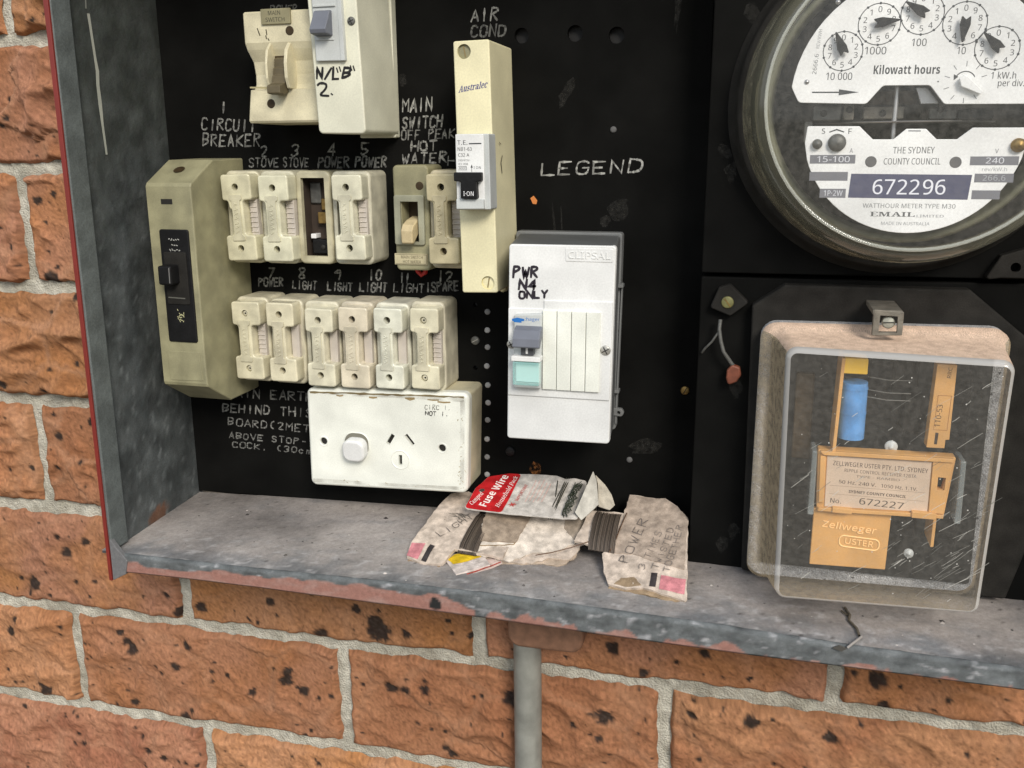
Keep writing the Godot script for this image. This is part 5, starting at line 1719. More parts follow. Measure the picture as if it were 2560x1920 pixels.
	slab(m, ragged([Vector2(0, -1.6), Vector2(20, -1.8), Vector2(44, -3), Vector2(42, 12), Vector2(4, 12)], 0.5), -1.0, 0.0, brown)
	part("card", crumple(m, 74, 0.90), mats.card, t)
	m = Mesher.new()
	slab(m, ragged([Vector2(-3.4, 25), Vector2(8, 26.5), Vector2(24, 22), Vector2(41.2, 20), Vector2(35.2, 61.8), Vector2(27.2, 69.8), Vector2(17.6, 75.6), Vector2(-5.4, 75), Vector2(-4.2, 40)], 0.4, 2.5), 1.7, 2.2, lin(190, 174, 158))
	part("torn_layer", crumple(m, 74, 0.90), mats.card, t)
	m = Mesher.new()
	flat(m, [Vector2(23.0, 13.6), Vector2(26.7, 13.9), Vector2(27.8, 3.0), Vector2(24.2, 2.7)], 2.05, ink)
	flat(m, [Vector2(29.0, 12.8), Vector2(43.6, 13.3), Vector2(44.6, 3.0), Vector2(30.0, 2.3)], 2.05, pink)
	flat(m, ragged([Vector2(3.2, 0.8), Vector2(6.3, 6.4), Vector2(13.4, 9.0), Vector2(19.6, 2.8), Vector2(12, 0.4)], 0.4, 2.0), 1.8, brown)
	part("colour_band", crumple(m, 74, 0.90), mats.card, t)
	m = Mesher.new()
	handwrite(m, "POWER", Vector2(7.4, 18.0), 5.6, 40.0, 0.55, 2.6, lin(112, 104, 98), 1.46, 0.4, 0.3)
	handwrite(m, "3 TIMES", Vector2(18.6, 14.6), 4.0, 34.0, 0.45, 2.6, lin(136, 126, 118), 1.46, 0.4, 0.3)
	handwrite(m, "TWISTED", Vector2(26.6, 16.4), 3.8, 36.0, 0.45, 2.6, lin(130, 120, 112), 1.50, 0.4, 0.3)
	handwrite(m, "TOGETHER", Vector2(33.4, 15.4), 3.8, 40.0, 0.45, 2.6, lin(134, 124, 116), 1.55, 0.4, 0.3)
	part("handwriting", crumple(m, 74, 0.90), mats.paint_pen, t)
	wind(t, -23.0, -6.6, 24.6, 58.6, 2.3, 60, 3.6, 2.2)
	m = Mesher.new()
	tube(m, [Vector3(-20, 30, 2.6), Vector3(-30, 22, 3.0), Vector3(-41, 15, 3.4), Vector3(-50, 12, 2.4)], 0.32, 5, lin(110, 84, 66))
	tube(m, [Vector3(-3, 58, 3), Vector3(-3.4, 46, 4), Vector3(-4.4, 30, 3), Vector3(-6, 24, 2)], 0.32, 5, lin(110, 84, 66))
	part("loose_wire", m, mats.fuse_wire, t)
	# red and white household pack on top
	t = thing("fuse_wire_card", "red and white card printed Fuse Wire, lying on top of the pile under the outlet", "fuse wire card", Vector3.ZERO, "old fuse wire cards")
	card_frame(t, Vector3(48.3, -87.8, 45.0), Vector3(1, 0.0041, 0), Vector3(-0.0012, 0.2975, -0.9547))
	m = Mesher.new()
	slab(m, rounded([Vector2(0, 0.5), Vector2(9, -0.1), Vector2(18.4, -0.1), Vector2(30, -0.8), Vector2(53.5, -1.2), Vector2(66, -0.7), Vector2(75, 1.0), Vector2(79, 20), Vector2(74, 40), Vector2(66, 41), Vector2(60, 39.6), Vector2(53.3, 42.4), Vector2(40, 42), Vector2(29, 40.7), Vector2(19.9, 40.2), Vector2(6.7, 34.6), Vector2(1.5, 21.8), Vector2(0.7, 8.6)], 2.0, 2)[0], 0.0, 0.7, lin(222, 216, 208))
	part("card", crumple(m, 75, 0.55), mats.card, t)
	m = Mesher.new()
	var red_poly := rounded([Vector2(0.3, 0.8), Vector2(9, 0.2), Vector2(18.4, 0.1), Vector2(25.6, -0.3), Vector2(29, 40.4), Vector2(19.9, 39.9), Vector2(7.0, 34.3), Vector2(1.8, 21.8), Vector2(1.0, 8.6)], 2.0, 2)
	face(m, clean(red_poly[0]), [disc(6.6, 19.6, 2.0, 14)], 0.98, lin(206, 44, 48))
	part("red_panel", crumple(m, 75, 0.55), mats.card, t)
	m = Mesher.new()
	face(m, disc(6.6, 19.6, 1.9, 14), [], 0.92, lin(70, 56, 50))
	part("punched_hole", crumple(m, 75, 0.55), mats.paint_pen, t)
	m = Mesher.new()
	var wh := lin(236, 226, 220)
	type(m, "Camped", Vector2(4.6, 3.6), 3.4, 13.0, 1.16, 1.22, 0, "Droid Serif", wh, 0.35)
	type(m, "Fuse Wire", Vector2(14.0, 3.6), 5.4, 34.0, 1.16, 1.36, 0, "Droid Sans", wh, 0.0, 0.0, 700)
	type(m, "Household Pack", Vector2(22.6, 4.0), 3.2, 33.0, 1.16, 1.42, 0, "Droid Serif", wh, 0.4)
	part("lettering", crumple(m, 75, 0.55), mats.print, t)
	m = Mesher.new()
	var rd := lin(190, 70, 66)
	for a in 3:
		ribbon(m, [Vector2(30.6, 8.6) + Vector2.from_angle(a * PI / 3) * 2.3, Vector2(30.6, 8.6) - Vector2.from_angle(a * PI / 3) * 2.3], 1.0, 1.1 + a * 0.02, rd)
	type(m, "IMPORTANT", Vector2(33.2, 12.8), 2.3, 17.0, 1.16, 1.38, 0, "Droid Sans", rd)
	for l in 5:
		var y := 12.0 + rng.randf() * 3.0
		while y < 34.0:
			var d := rng.randf_range(1.2, 4.0)
			ribbon(m, [Vector2(37.2 + l * 2.7 + y * 0.09, y), Vector2(37.2 + l * 2.7 + (y + d) * 0.09, y + d)], 0.6, 1.05, lin(214, 176, 168))
			y += d + 0.9
	part("lettering", crumple(m, 75, 0.55), mats.print, t)
	m = Mesher.new()
	for q in [[60.0, 42.0, 57.0, -1.2], [61.4, 42.0, 58.2, -1.2], [62.6, 42.0, 59.4, -1.2], [54.5, 40.0, 57.0, 18.0]]:
		tube(m, [Vector3(q[0], q[1], 0.2), Vector3(lerpf(q[0], q[2], 0.3) + rng.randf_range(-0.6, 0.6), lerpf(q[1], q[3], 0.3), 1.4), Vector3(lerpf(q[0], q[2], 0.7) + rng.randf_range(-0.6, 0.6), lerpf(q[1], q[3], 0.7), 1.4), Vector3(q[2], q[3], 0.2)], 0.36, 5, lin(70, 72, 62))
	for k in 9:
		var pts := []
		for i in 12:
			var a := i * 0.9 + k
			pts.append(Vector3(69.0 + cos(a) * rng.randf_range(1.2, 3.4) - (i - 5.0) * 0.25, 33.0 - i * 2.8 + sin(a) * 2.0, 1.6 + rng.randf() * 2.6))
		tube(m, pts, 0.3, 5, lin(66, 74, 62))
	part("wire_winding", m, mats.fuse_wire, t)
	# the torn, folded-up end
	m = Mesher.new()
	var F := Transform3D(Basis(t.transform.basis.inverse()), Vector3.ZERO)
	var rel := t.transform.affine_inverse() * Transform3D(Basis(Vector3(0.6785, 0.5646, -0.47), Vector3(-0.7314, 0.4591, -0.5042), Vector3(-0.0689, 0.6859, 0.7244)), Vector3(125.7, -86.2, 45.0) * MM)
	rel.origin /= MM
	m.x = rel
	slab(m, [Vector2(0, -1), Vector2(14.9, -0.6), Vector2(24.6, 13.4), Vector2(27.4, 20.1), Vector2(14, 12.8), Vector2(0.3, 5.7)], 0.0, 0.7, lin(216, 212, 200))
	part("folded_flap", crumple(m, 75, 0.40), mats.card, t)
	m = Mesher.new()
	m.x = rel * Transform3D(Basis(Vector3(0.55, 0.83, 0).normalized(), 0.45), Vector3(0.4, -0.4, 0.4))
	slab(m, [Vector2(14.9, 0.2), Vector2(19.5, -5.8), Vector2(24.6, -5.0), Vector2(27.6, 2.0), Vector2(28.6, 10), Vector2(27.8, 19.6), Vector2(25.2, 13.6)], 0.0, 0.7, lin(206, 198, 182))
	part("folded_flap", crumple(m, 75, 0.40), mats.card, t)


# ---------------------------------------------------------------- round meter
const MC := Vector2(296.5, 165.0)


func needle(m: Mesher, hub: Vector2, tip: Vector2, w: float) -> void:
	var d := (tip - hub).normalized()
	var e := d.orthogonal()
	extrude(m, orient([hub - e * w * 0.85 - d * w * 1.2, hub - d * w * 0.4, hub + e * w * 0.85 - d * w * 1.2, hub + e * w + d * w * 0.6, tip + e * 0.3, tip - e * 0.3, hub - e * w + d * w * 0.6]), 82.0, 83.2, 0.2, [], true)


func orient(pts: Array) -> Array:
	var P := PackedVector2Array(pts)
	if Geometry2D.is_polygon_clockwise(P):
		pts.reverse()
	return rounded(pts, 0.3, 2)


func make_meter() -> void:
	var t := thing("electricity_meter", "round glass fronted electricity meter with five pointer dials and white face plates", "electricity meter", Vector3(MC.x, MC.y, 35))
	var m := Mesher.new()
	lathe(m, MC.x, MC.y, [Vector2(91, 34.8), Vector2(90.4, 37.0), Vector2(88, 38.0), Vector2(86.6, 43.0), Vector2(85.0, 44.2), Vector2(82.0, 43.0), Vector2(80.0, 40.0), Vector2(0, 39.5)], 72)
	part("base", m, mats.dusty_black, t)
	m = Mesher.new()
	lathe(m, MC.x, MC.y, [Vector2(86.4, 43.6), Vector2(86.2, 47.0), Vector2(84.6, 49.0), Vector2(82.6, 48.6)], 72)
	part("rim", m, mats.dusty_black, t)
	m = Mesher.new()
	lathe(m, MC.x, MC.y, [Vector2(83.0, 47.0), Vector2(81.0, 64.0), Vector2(79.5, 80.0), Vector2(78.0, 88.0)], 72)
	part("glass_wall", m, mats.glass_dirt_reflection, t)  # dusty wall, its tint also standing in for reflections in the glass
	m = Mesher.new()
	lathe(m, MC.x, MC.y, [Vector2(78.0, 88.0), Vector2(76.6, 94.0), Vector2(73.6, 98.6), Vector2(69.0, 101.4)], 72)
	part("glass_shoulder", m, mats.glass_shoulder, t)
	m = Mesher.new()
	lathe(m, MC.x, MC.y, [Vector2(69.0, 101.4), Vector2(50.0, 103.4), Vector2(25.0, 104.6), Vector2(0.0, 105.0)], 72)
	part("glass_front", m, mats.meter_glass, t)
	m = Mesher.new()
	var glint_loop := []  # added ring: its pale colour stands in for the bright reflection arc
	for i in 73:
		glint_loop.append(Vector3(MC.x + cos(TAU * i / 72) * 70.6, MC.y + sin(TAU * i / 72) * 70.6, 100.9))
	tube(m, glint_loop, 0.9, 8)
	part("glass_glint_ring", m, mats.glass_glint_ring, t)
	m = Mesher.new()
	lathe(m, MC.x, MC.y, [Vector2(69.4, 101.7), Vector2(50.0, 103.7), Vector2(25.0, 104.9), Vector2(0.0, 105.3)], 72)
	part("dust_glare_film", m, mats.dust_glare_film, t)  # on the meter front this film paints in the glare on the glass
	# well behind the plates; olive tint stands in for greenish reflections in the rim
	m = Mesher.new()
	lathe(m, MC.x, MC.y, [Vector2(71.0, 40.0), Vector2(71.0, 62.0), Vector2(69.0, 63.0), Vector2(67.0, 62.0), Vector2(66.0, 46.0)], 64)
	part("inner_ring", m, mat("olive_reflection", Color8(104, 104, 84), 0.7), t)
	# upper plate
	var arc := func(c: Vector2, r: float, a0: float, a1: float, n: int) -> Array:
		var o := []
		for i in n + 1:
			o.append(c + Vector2.from_angle(lerpf(a0, a1, i / float(n))) * r)
		return o
	var up := [Vector2(238.9, 170.6), Vector2(241.8, 164.9), Vector2(273.8, 163.7), Vector2(280.9, 172.3), Vector2(302.2, 172.0), Vector2(309.3, 163.0), Vector2(351.5, 162.4), Vector2(355.4, 168.0)]
	up.append_array(arc.call(Vector2(297.2, 165.4), 59.6, 0.12, PI - 0.12, 30))
	m = Mesher.new()
	extrude(m, rounded(up, 2.6, 4), 78.6, 80.0, 0.3, [], true)
	var plate := part("dial_plate", m, mats.dial_white, t)
	var low := arc.call(Vector2(296.6, 152.0), 51.4, PI + 0.30, TAU - 0.30, 34)
	var low2 := [Vector2(347.4, 145.0), Vector2(346.8, 151.6), Vector2(323.1, 151.8), Vector2(316.6, 146.4), Vector2(307.3, 146.5), Vector2(302.2, 151.5), Vector2(293.3, 151.6), Vector2(287.7, 146.6), Vector2(278.1, 146.7), Vector2(271.5, 153.1), Vector2(246.8, 153.4), Vector2(246.0, 145.0)]
	low.append_array(low2)
	m = Mesher.new()
	extrude(m, rounded(low, 0.8, 3), 78.6, 80.0, 0.3, [], true)
	var lplate := part("name_plate", m, mats.dial_white, t)
	# dials
	var ink := lin(52, 54, 56)
	m = Mesher.new()
	var dials := [[261.2, 189.0, 9.4, 1, 115.0], [277.0, 201.0, 9.8, -1, 6.0], [296.0, 205.1, 9.8, 1, 148.0], [315.0, 199.9, 9.9, -1, 266.0], [330.0, 188.2, 9.9, 1, 135.0]]
	for d in dials:
		var c := Vector2(d[0], d[1])
		for i in 40:
			var a := Vector2.from_angle(TAU * i / 40)
			var b := Vector2.from_angle(TAU * (i + 1) / 40)
			m.quad(v3(c + a * d[2], 80.05), v3(c + b * d[2], 80.05), v3(c + b * (d[2] - 0.42), 80.05), v3(c + a * (d[2] - 0.42), 80.05), Vector3.BACK, ink)
		for i in 10:
			var a: float = PI / 2 - d[3] * TAU * i / 10.0
			var u := Vector2.from_angle(a)
			face(m, disc(c.x + u.x * (d[2] - 0.2), c.y + u.y * (d[2] - 0.2), 0.62, 8), [], 80.07, ink)
			var p: Vector2 = c + u * (d[2] - 3.0)
			type(m, str(i), p + Vector2(0, -1.35), 2.7, 0.0, 80.05, 0.0, 1, "Droid Sans", ink)
	type(m, "10 000", Vector2(260.2, 175.4), 3.5, 12.2, 80.05, -0.02, 1, "Droid Sans", ink)
	type(m, "1000", Vector2(276.2, 187.0), 3.5, 9.8, 80.05, -0.02, 1, "Droid Sans", ink)
	type(m, "100", Vector2(295.6, 190.2), 3.4, 6.6, 80.05, -0.02, 1, "Droid Sans", ink)
	type(m, "10", Vector2(314.6, 185.9), 3.3, 3.8, 80.05, -0.02, 1, "Droid Sans", ink)
	type(m, "Kilowatt hours", Vector2(291.0, 177.4), 4.0, 30.0, 80.05, -0.02, 1, "Droid Sans", ink, 0.0, 0.0, 700)
	type(m, "1 kW.h", Vector2(334.0, 174.2), 3.0, 10.8, 80.05, -0.02, 1, "Droid Sans", ink)
	type(m, "per div.", Vector2(337.6, 170.6), 2.9, 11.4, 80.05, -0.02, 1, "Droid Sans", ink)
	type(m, "2666.6", Vector2(249.4, 178.4), 2.0, 9.6, 80.05, 1.50, 0, "Droid Sans", lin(110, 112, 114))
	type(m, "REV/KWH", Vector2(250.0, 190.6), 1.6, 9.0, 80.05, 1.46, 0, "Droid Sans", lin(150, 152, 154))
	ribbon(m, [Vector2(248.2, 169.8), Vector2(262.0, 169.5)], 0.9, 80.05, ink)
	m.tri(Vector3(260.6, 171.0, 80.08), Vector3(260.6, 168.1, 80.08), Vector3(270.0, 169.4, 80.08), Vector3.BACK, Vector3.BACK, Vector3.BACK, ink)
	for i in 10:
		if i == 3:
			continue
		var u := Vector2.from_angle(PI / 2 - TAU * i / 10.0)
		ribbon(m, [Vector2(317.6, 173.0) + u * 7.4, Vector2(317.6, 173.0) + u * 9.6], 0.42, 80.05, lin(96, 98, 100))
	var bow := []
	for i in 12:
		bow.append(Vector2(317.4, 173.4) + Vector2.from_angle(lerpf(0.45, PI - 0.4, i / 11.0)) * 4.6)
	ribbon(m, bow, 0.5, 80.05, ink)
	m.tri(Vector3(312.4, 174.0, 80.08), Vector3(314.4, 175.6, 80.08), Vector3(312.3, 176.8, 80.08), Vector3.BACK, Vector3.BACK, Vector3.BACK, ink)
	face(m, disc(305.6, 173.6, 0.4, 8), [], 80.05, ink)
	part("markings", m, mats.print, plate)
	for d in dials:
		m = Mesher.new()
		var hub := Vector2(d[0], d[1]) + Vector2(-0.2, 0.4)
		var tip: Vector2 = hub + Vector2.from_angle(deg_to_rad(d[4])) * 9.2
		needle(m, hub, tip, 2.3)
		part("pointer", m, mats.black_plastic, t)
	m = Mesher.new()
	extrude(m, orient([Vector2(314.4, 174.6), Vector2(316.6, 176.2), Vector2(318.4, 175.2), Vector2(325.4, 168.2), Vector2(324.2, 167.2), Vector2(315.6, 171.0)]), 81.2, 83.0, 0.5, [], true)
	part("test_pointer", m, mats.dial_white, t)
	for q in [[245.2, 174.9, 1.3], [257.4, 212.0, 1.3], [345.0, 205.0, 1.3]]:
		m = Mesher.new()
		lathe(m, q[0], q[1], [Vector2(q[2], 79.8), Vector2(q[2] * 0.8, 80.6), Vector2(0, 80.9)], 14)
		part("rivet", m, mats.aluminium, plate)
	# name plate print
	m = Mesher.new()
	var g := lin(112, 114, 120)
	for b in [[248.9, 134.9, 270.6, 139.2], [249.2, 126.4, 267.6, 130.8], [254.7, 117.9, 267.2, 122.4], [323.2, 134.0, 344.6, 138.2], [325.9, 125.8, 343.2, 130.0], [325.4, 117.7, 338.0, 122.0]]:
		face(m, PackedVector2Array([Vector2(b[0], b[1]), Vector2(b[2], b[1]), Vector2(b[2], b[3]), Vector2(b[0], b[3])]), [], 80.05, g)
	face(m, PackedVector2Array([Vector2(268.4, 118.0), Vector2(323.8, 117.4), Vector2(324.8, 129.4), Vector2(269.2, 129.9)]), [], 80.05, lin(74, 76, 100))
	var pale := lin(206, 208, 214)
	type(m, "672296", Vector2(296.6, 119.8), 7.4, 33.6, 80.1, 0.0, 1, "Droid Sans", lin(226, 228, 236))
	type(m, "15-100", Vector2(260.2, 135.6), 2.9, 15.6, 80.1, 0.0, 1, "Droid Sans", pale)
	type(m, "1P·2W", Vector2(261.2, 118.9), 2.7, 9.0, 80.1, 0.0, 1, "Droid Sans", pale)
	type(m, "240", Vector2(334.2, 134.8), 2.8, 8.0, 80.1, 0.0, 1, "Droid Sans", pale)
	type(m, "266.6", Vector2(334.6, 126.6), 2.7, 10.0, 80.1, 0.0, 1, "Droid Sans", lin(160, 162, 166))
	type(m, "S", Vector2(254.6, 149.6), 2.6, 1.6, 80.05, 0.0, 1, "Droid Sans", ink)
	type(m, "F", Vector2(267.2, 149.4), 2.6, 1.6, 80.05, 0.0, 1, "Droid Sans", ink)
	type(m, "A", Vector2(268.4, 140.2), 2.2, 1.6, 80.05, 0.0, 1, "Droid Sans", g)
	type(m, "V", Vector2(334.6, 139.6), 2.2, 1.6, 80.05, 0.0, 1, "Droid Sans", g)
	type(m, "rev/kW.h", Vector2(334.4, 131.2), 1.7, 11.0, 80.05, 0.0, 1, "Droid Sans", lin(160, 162, 164))
	type(m, "THE SYDNEY", Vector2(297.4, 139.8), 3.1, 19.0, 80.05, 0.0, 1, "Droid Sans", lin(84, 86, 88))
	type(m, "COUNTY COUNCIL", Vector2(297.0, 134.4), 3.1, 26.0, 80.05, 0.0, 1, "Droid Sans", lin(84, 86, 88))
	type(m, "WATTHOUR METER TYPE M30", Vector2(297.2, 113.0), 2.2, 43.0, 80.05, 0.0, 1, "Droid Sans", lin(126, 128, 130))
	type(m, "EMAIL", Vector2(290.0, 108.8), 2.3, 21.0, 80.05, 0.0, 1, "Droid Serif", lin(90, 92, 94), 0.0, 0.0, 700)
	type(m, "LIMITED", Vector2(307.6, 108.6), 1.3, 12.4, 80.05, 0.0, 1, "Droid Sans", lin(140, 142, 144))
	type(m, "MADE IN AUSTRALIA", Vector2(296.4, 104.6), 1.6, 22.6, 80.05, 0.0, 1, "Droid Sans", lin(150, 152, 154))
	for q in [[278.0, 135.8], [316.8, 135.4]]:
		face(m, disc(q[0], q[1], 2.75, 20), [], 80.05, lin(92, 92, 92))
	ribbon(m, [Vector2(257.6, 150.4), Vector2(260.8, 151.6), Vector2(264.2, 150.4)], 0.7, 80.05, ink)
	ribbon(m, [Vector2(294.4, 150.6), Vector2(299.6, 150.5)], 0.7, 80.05, g)
	part("markings", m, mats.print, lplate)
	for q in [[261.4, 145.2, 4.4, "dull_metal"], [252.0, 144.6, 2.5, "dull_metal"], [343.6, 143.4, 3.4, "brass"]]:
		m = Mesher.new()
		lathe(m, q[0], q[1], [Vector2(q[2], 79.9), Vector2(q[2] * 0.95, 82.0), Vector2(q[2] * 0.55, 83.4), Vector2(0, 83.8)], 22)
		part("adjuster", m, mats[q[3]], lplate)
	m = Mesher.new()
	extrude(m, rounded([Vector2(343.9, 72.6), Vector2(351.9, 74.0), Vector2(366, 74), Vector2(368, 92), Vector2(351.0, 86.0)], 1.5), 34.6, 41.0, 1.0, [[disc(358.6, 80.0, 2.6, 14), 4.0]])
	part("fixing_lug", m, mats.dusty_black, t)
	# works seen between the plates: disc edge, brackets, spindle
	m = Mesher.new()
	m.x = Transform3D(Basis(Vector3(1, 0, 0), Vector3(0, 0, -1), Vector3(0, 1, 0)), Vector3(MC.x, 155.2, 29.5))
	lathe(m, 0, 0, [Vector2(0.01, -0.4), Vector2(46.0, -0.4), Vector2(46.4, 0.0), Vector2(46.0, 0.4), Vector2(0.01, 0.4)], 64, Color.WHITE, true)
	part("rotor_disc", m, mats.aluminium, t)
	m = Mesher.new()
	tube(m, [Vector3(288.8, 176, 70), Vector3(288.6, 146, 70)], 1.2, 12)
	part("spindle", m, mats.aluminium, t)
	for q in [[250.0, 156.4, 263.6, 163.8, 66, "dull_metal"], [264.6, 156.4, 269.6, 163.8, 67, "clamp_metal"], [274.8, 157.0, 294.4, 163.2, 60, "clamp_metal"], [277.0, 164.0, 300.0, 171.0, 58, "brown_screw"], [306.0, 156.4, 318.6, 162.0, 62, "dull_metal"], [246, 145.5, 250, 156.0, 64, "dull_metal"], [319.5, 156.0, 336.0, 161.6, 60, "black_plastic"]]:
		m = Mesher.new()
		extrude(m, rect(q[0], q[1], q[2], q[3], 0.8), q[4] - 6.0, q[4], 0.6)
		part("bracket", m, mats[q[5]], t)
	for q in [[255.0, 160.0, 66.2], [267.2, 161.6, 67.2], [284.0, 159.8, 60.2], [311.0, 161.2, 62.2]]:
		m = Mesher.new()
		screw(m, q[0], q[1], q[2], 1.7, 0.7)
		part("screw", m, mats.dark_slot, t)
	m = Mesher.new()
	extrude(m, rounded([Vector2(300, 163.6), Vector2(308.5, 163.6), Vector2(302.5, 171.4), Vector2(297, 171.6)], 0.4), 70, 72, 0.3)
	part("bracket", m, mats.aluminium, t)


func v3(p: Vector2, z: float) -> Vector3:
	return Vector3(p.x, p.y, z)


# ---------------------------------------------------------------- relay in its clear box
func make_relay() -> void:
	var t := thing("control_relay", "ripple control relay under a dusty clear plastic cover, orange frame and blue capacitor inside", "relay", Vector3(292, -108, 35))
	var m := Mesher.new()
	extrude(m, rounded([Vector2(225.6, -109.5), Vector2(372, -109.5), Vector2(384, -60), Vector2(384, 30), Vector2(362.5, 46.6), Vector2(337.2, 67.6), Vector2(241.6, 67.2), Vector2(224.2, 54.8)], 2.0), 34.8, 44.0, 1.4)
	part("base_plate", m, mats.dusty_black, t)
	var back := rounded([Vector2(228.6, -107.6), Vector2(352.6, -104.2), Vector2(357.4, 48.8), Vector2(229.8, 46.8)], 9.0, 6)
	m = Mesher.new()
	extrude(m, back, 43.8, 51.0, 0.6)
	part("gasket", m, mats.rust_gasket, t)
	var front := rounded([Vector2(243.6, -98.2), Vector2(345.8, -94.2), Vector2(350.2, 40.8), Vector2(242.2, 42.8)], 6.0, 6)
	# cover walls: flange, drawn sides, rolled edge, front pane
	var loops := []
	var B: PackedVector2Array = back[0]
	var F: PackedVector2Array = front[0]
	var bn: PackedVector2Array = back[1]
	var k := B.size()
	for s in [[0.0, 50.6, 0.9], [0.0, 54.0, 0.9], [0.34, 57.0, 0.4], [0.62, 66.0, 0.9], [0.8, 80.0, 0.97], [1.0, 93.5, 0.97], [1.0, 96.4, 0.7], [1.0, 97.8, 0.3]]:
		var L := []
		for i in k:
			var p := B[i].lerp(F[i], s[0])
			if s[1] > 96.0:
				p -= bn[i] * (0.9 if s[1] < 97 else 2.6)
			L.append(Vector3(p.x, p.y, s[1]))
		loops.append([L, s[2]])
	var groups := {"top": Mesher.new(), "side": Mesher.new(), "edge": Mesher.new()}
	for l in loops.size() - 1:
		for i in k:
			var j := (i + 1) % k
			var na := Vector3(bn[i].x * loops[l][1], bn[i].y * loops[l][1], sqrt(1.0 - loops[l][1] * loops[l][1]))
			var nb := Vector3(bn[j].x * loops[l][1], bn[j].y * loops[l][1], sqrt(1.0 - loops[l][1] * loops[l][1]))
			var nc := Vector3(bn[j].x * loops[l + 1][1], bn[j].y * loops[l + 1][1], sqrt(1.0 - loops[l + 1][1] * loops[l + 1][1]))
			var nd := Vector3(bn[i].x * loops[l + 1][1], bn[i].y * loops[l + 1][1], sqrt(1.0 - loops[l + 1][1] * loops[l + 1][1]))
			var g: Mesher = groups.edge if l >= 5 else (groups.top if bn[i].y + bn[j].y > 1.0 else groups.side)
			g.quad4(loops[l][0][i], loops[l][0][j], loops[l + 1][0][j], loops[l + 1][0][i], na, nb, nc, nd)
	var cov := part("cover_sides", groups.side, mats.dust_side, t, "clear cover side dulled by tan dust")
	part("cover_top", groups.top, mats.dust_top, t, "cover top thick with pinkish dust")
	part("cover_edge", groups.edge, mats.edge_highlight, t)
	m = Mesher.new()
	var pane := PackedVector2Array()
	for p in loops[loops.size() - 1][0]:
		pane.append(Vector2(p.x, p.y))
	face(m, clean(pane), [], 97.8)
	part("cover_front", m, mats.clear_cover, t)
	m = Mesher.new()
	face(m, clean(pane), [], 98.0)
	part("dust_glare_film", m, mats.dust_glare_film, t)
	m = Mesher.new()
	for i in 120:
		var c := Vector2(rng.randf_range(250, 342), rng.randf_range(-88, 36))
		if i < 56:
			c = Vector2(rng.randf_range(300, 342), rng.randf_range(-88, -30))
		elif i < 72:
			c = Vector2(rng.randf_range(249, 268), rng.randf_range(-70, -10))
		var a := 0.72 + rng.randf_range(-0.14, 0.14)
		var len := rng.randf_range(2.0, 9.0) if i % 6 else rng.randf_range(10, 22)
		var d := Vector2.from_angle(a) * len
		ribbon(m, [c, c + d * 0.5 + Vector2(rng.randf_range(-0.3, 0.3), 0), c + d], rng.randf_range(0.08, 0.28), 98.1 + 0.001 * i, lin(196, 194, 186).lerp(lin(88, 88, 84), rng.randf()))
	for i in 60:
		var c := Vector2(rng.randf_range(248, 344), rng.randf_range(-88, 38))
		face(m, disc(c.x, c.y, rng.randf_range(0.12, 0.4), 6), [], 98.2 + 0.001 * i, lin(190, 188, 182))
	part("scratches", m, mats.print, t)
	# works
	m = Mesher.new()
	extrude(m, rect(236, -98, 350, 40, 2.0), 52.0, 54.0, 0.4)
	part("circuit_board", m, mat("dark_green_board", Color8(15, 18, 18), 0.5, 0.0, mats.black_plastic.albedo_texture, 14.0), t)
	m = Mesher.new()
	tube(m, [Vector3(279.2, 20.6, 72), Vector3(279.2, 18.8, 72), Vector3(279.3, 18.2, 72), Vector3(279.3, 5.0, 72), Vector3(279.3, 4.0, 72), Vector3(279.3, 3.0, 72), Vector3(279.3, -10.6, 72)], 6.9, 28)
	var cap := part("capacitor", m, mats.capacitor_blue, t)
	m = Mesher.new()
	for q in [[17.6, 7.2], [4.0, 7.15]]:
		tube(m, [Vector3(279.25, q[0] + 0.7, 72), Vector3(279.25, q[0] - 0.7, 72)], q[1], 28)
	part("crimp_ring", m, mats.capacitor_blue, cap)
	m = Mesher.new()
	m.x = Transform3D(Basis(Vector3(1, 0, 0), Vector3(0, 0, -1), Vector3(0, 1, 0)), Vector3(279.2, 20.6, 72))
	face(m, disc(0, 0, 6.9, 24), [], 0.0)
	part("end_cap", m, mats.capacitor_blue, cap)
	m = Mesher.new()
	extrude(m, rect(271.8, 26.2, 284.6, 34.5, 0.6), 66.0, 79.0, 0.5)
	part("yellow_block", m, mats.yellow_part, t)
	m = Mesher.new()
	extrude(m, rounded([Vector2(269.8, -17.6), Vector2(271.6, -17.4), Vector2(273.2, 34.5), Vector2(271.4, 34.5)], 0.3), 58.0, 79.5, 0.3)
	part("frame_strip", m, mats.orange_plastic, t)
	m = Mesher.new()
	extrude(m, rounded([Vector2(316.2, -11.0), Vector2(324.9, -10.8), Vector2(325.0, -6.2), Vector2(326.8, -6.0), Vector2(327.0, 34), Vector2(317.6, 34)], 0.3), 72.0, 79.8, 0.4)
	var strip := part("coding_strip", m, mats.orange_plastic, t)
	m = Mesher.new()
	type(m, "110-53", Vector2(321.6, 0.6), 2.6, 12.0, 79.86, 1.52, 0, "Droid Sans", lin(60, 44, 26))
	type(m, "RRC", Vector2(324.6, 27.0), 1.9, 5.6, 79.86, 1.52, 0, "Droid Sans", lin(70, 52, 30))
	ribbon(m, [Vector2(318.6, -1.0), Vector2(325.2, -1.0), Vector2(325.7, 17.6), Vector2(319.4, 17.6), Vector2(318.8, -0.6)], 0.3, 79.84, lin(150, 100, 50))
	ribbon(m, [Vector2(320.4, -8.4), Vector2(320.6, -3.0)], 1.6, 79.86, lin(52, 38, 24), 0.4)
	part("lettering", m, mats.print, strip)
	m = Mesher.new()
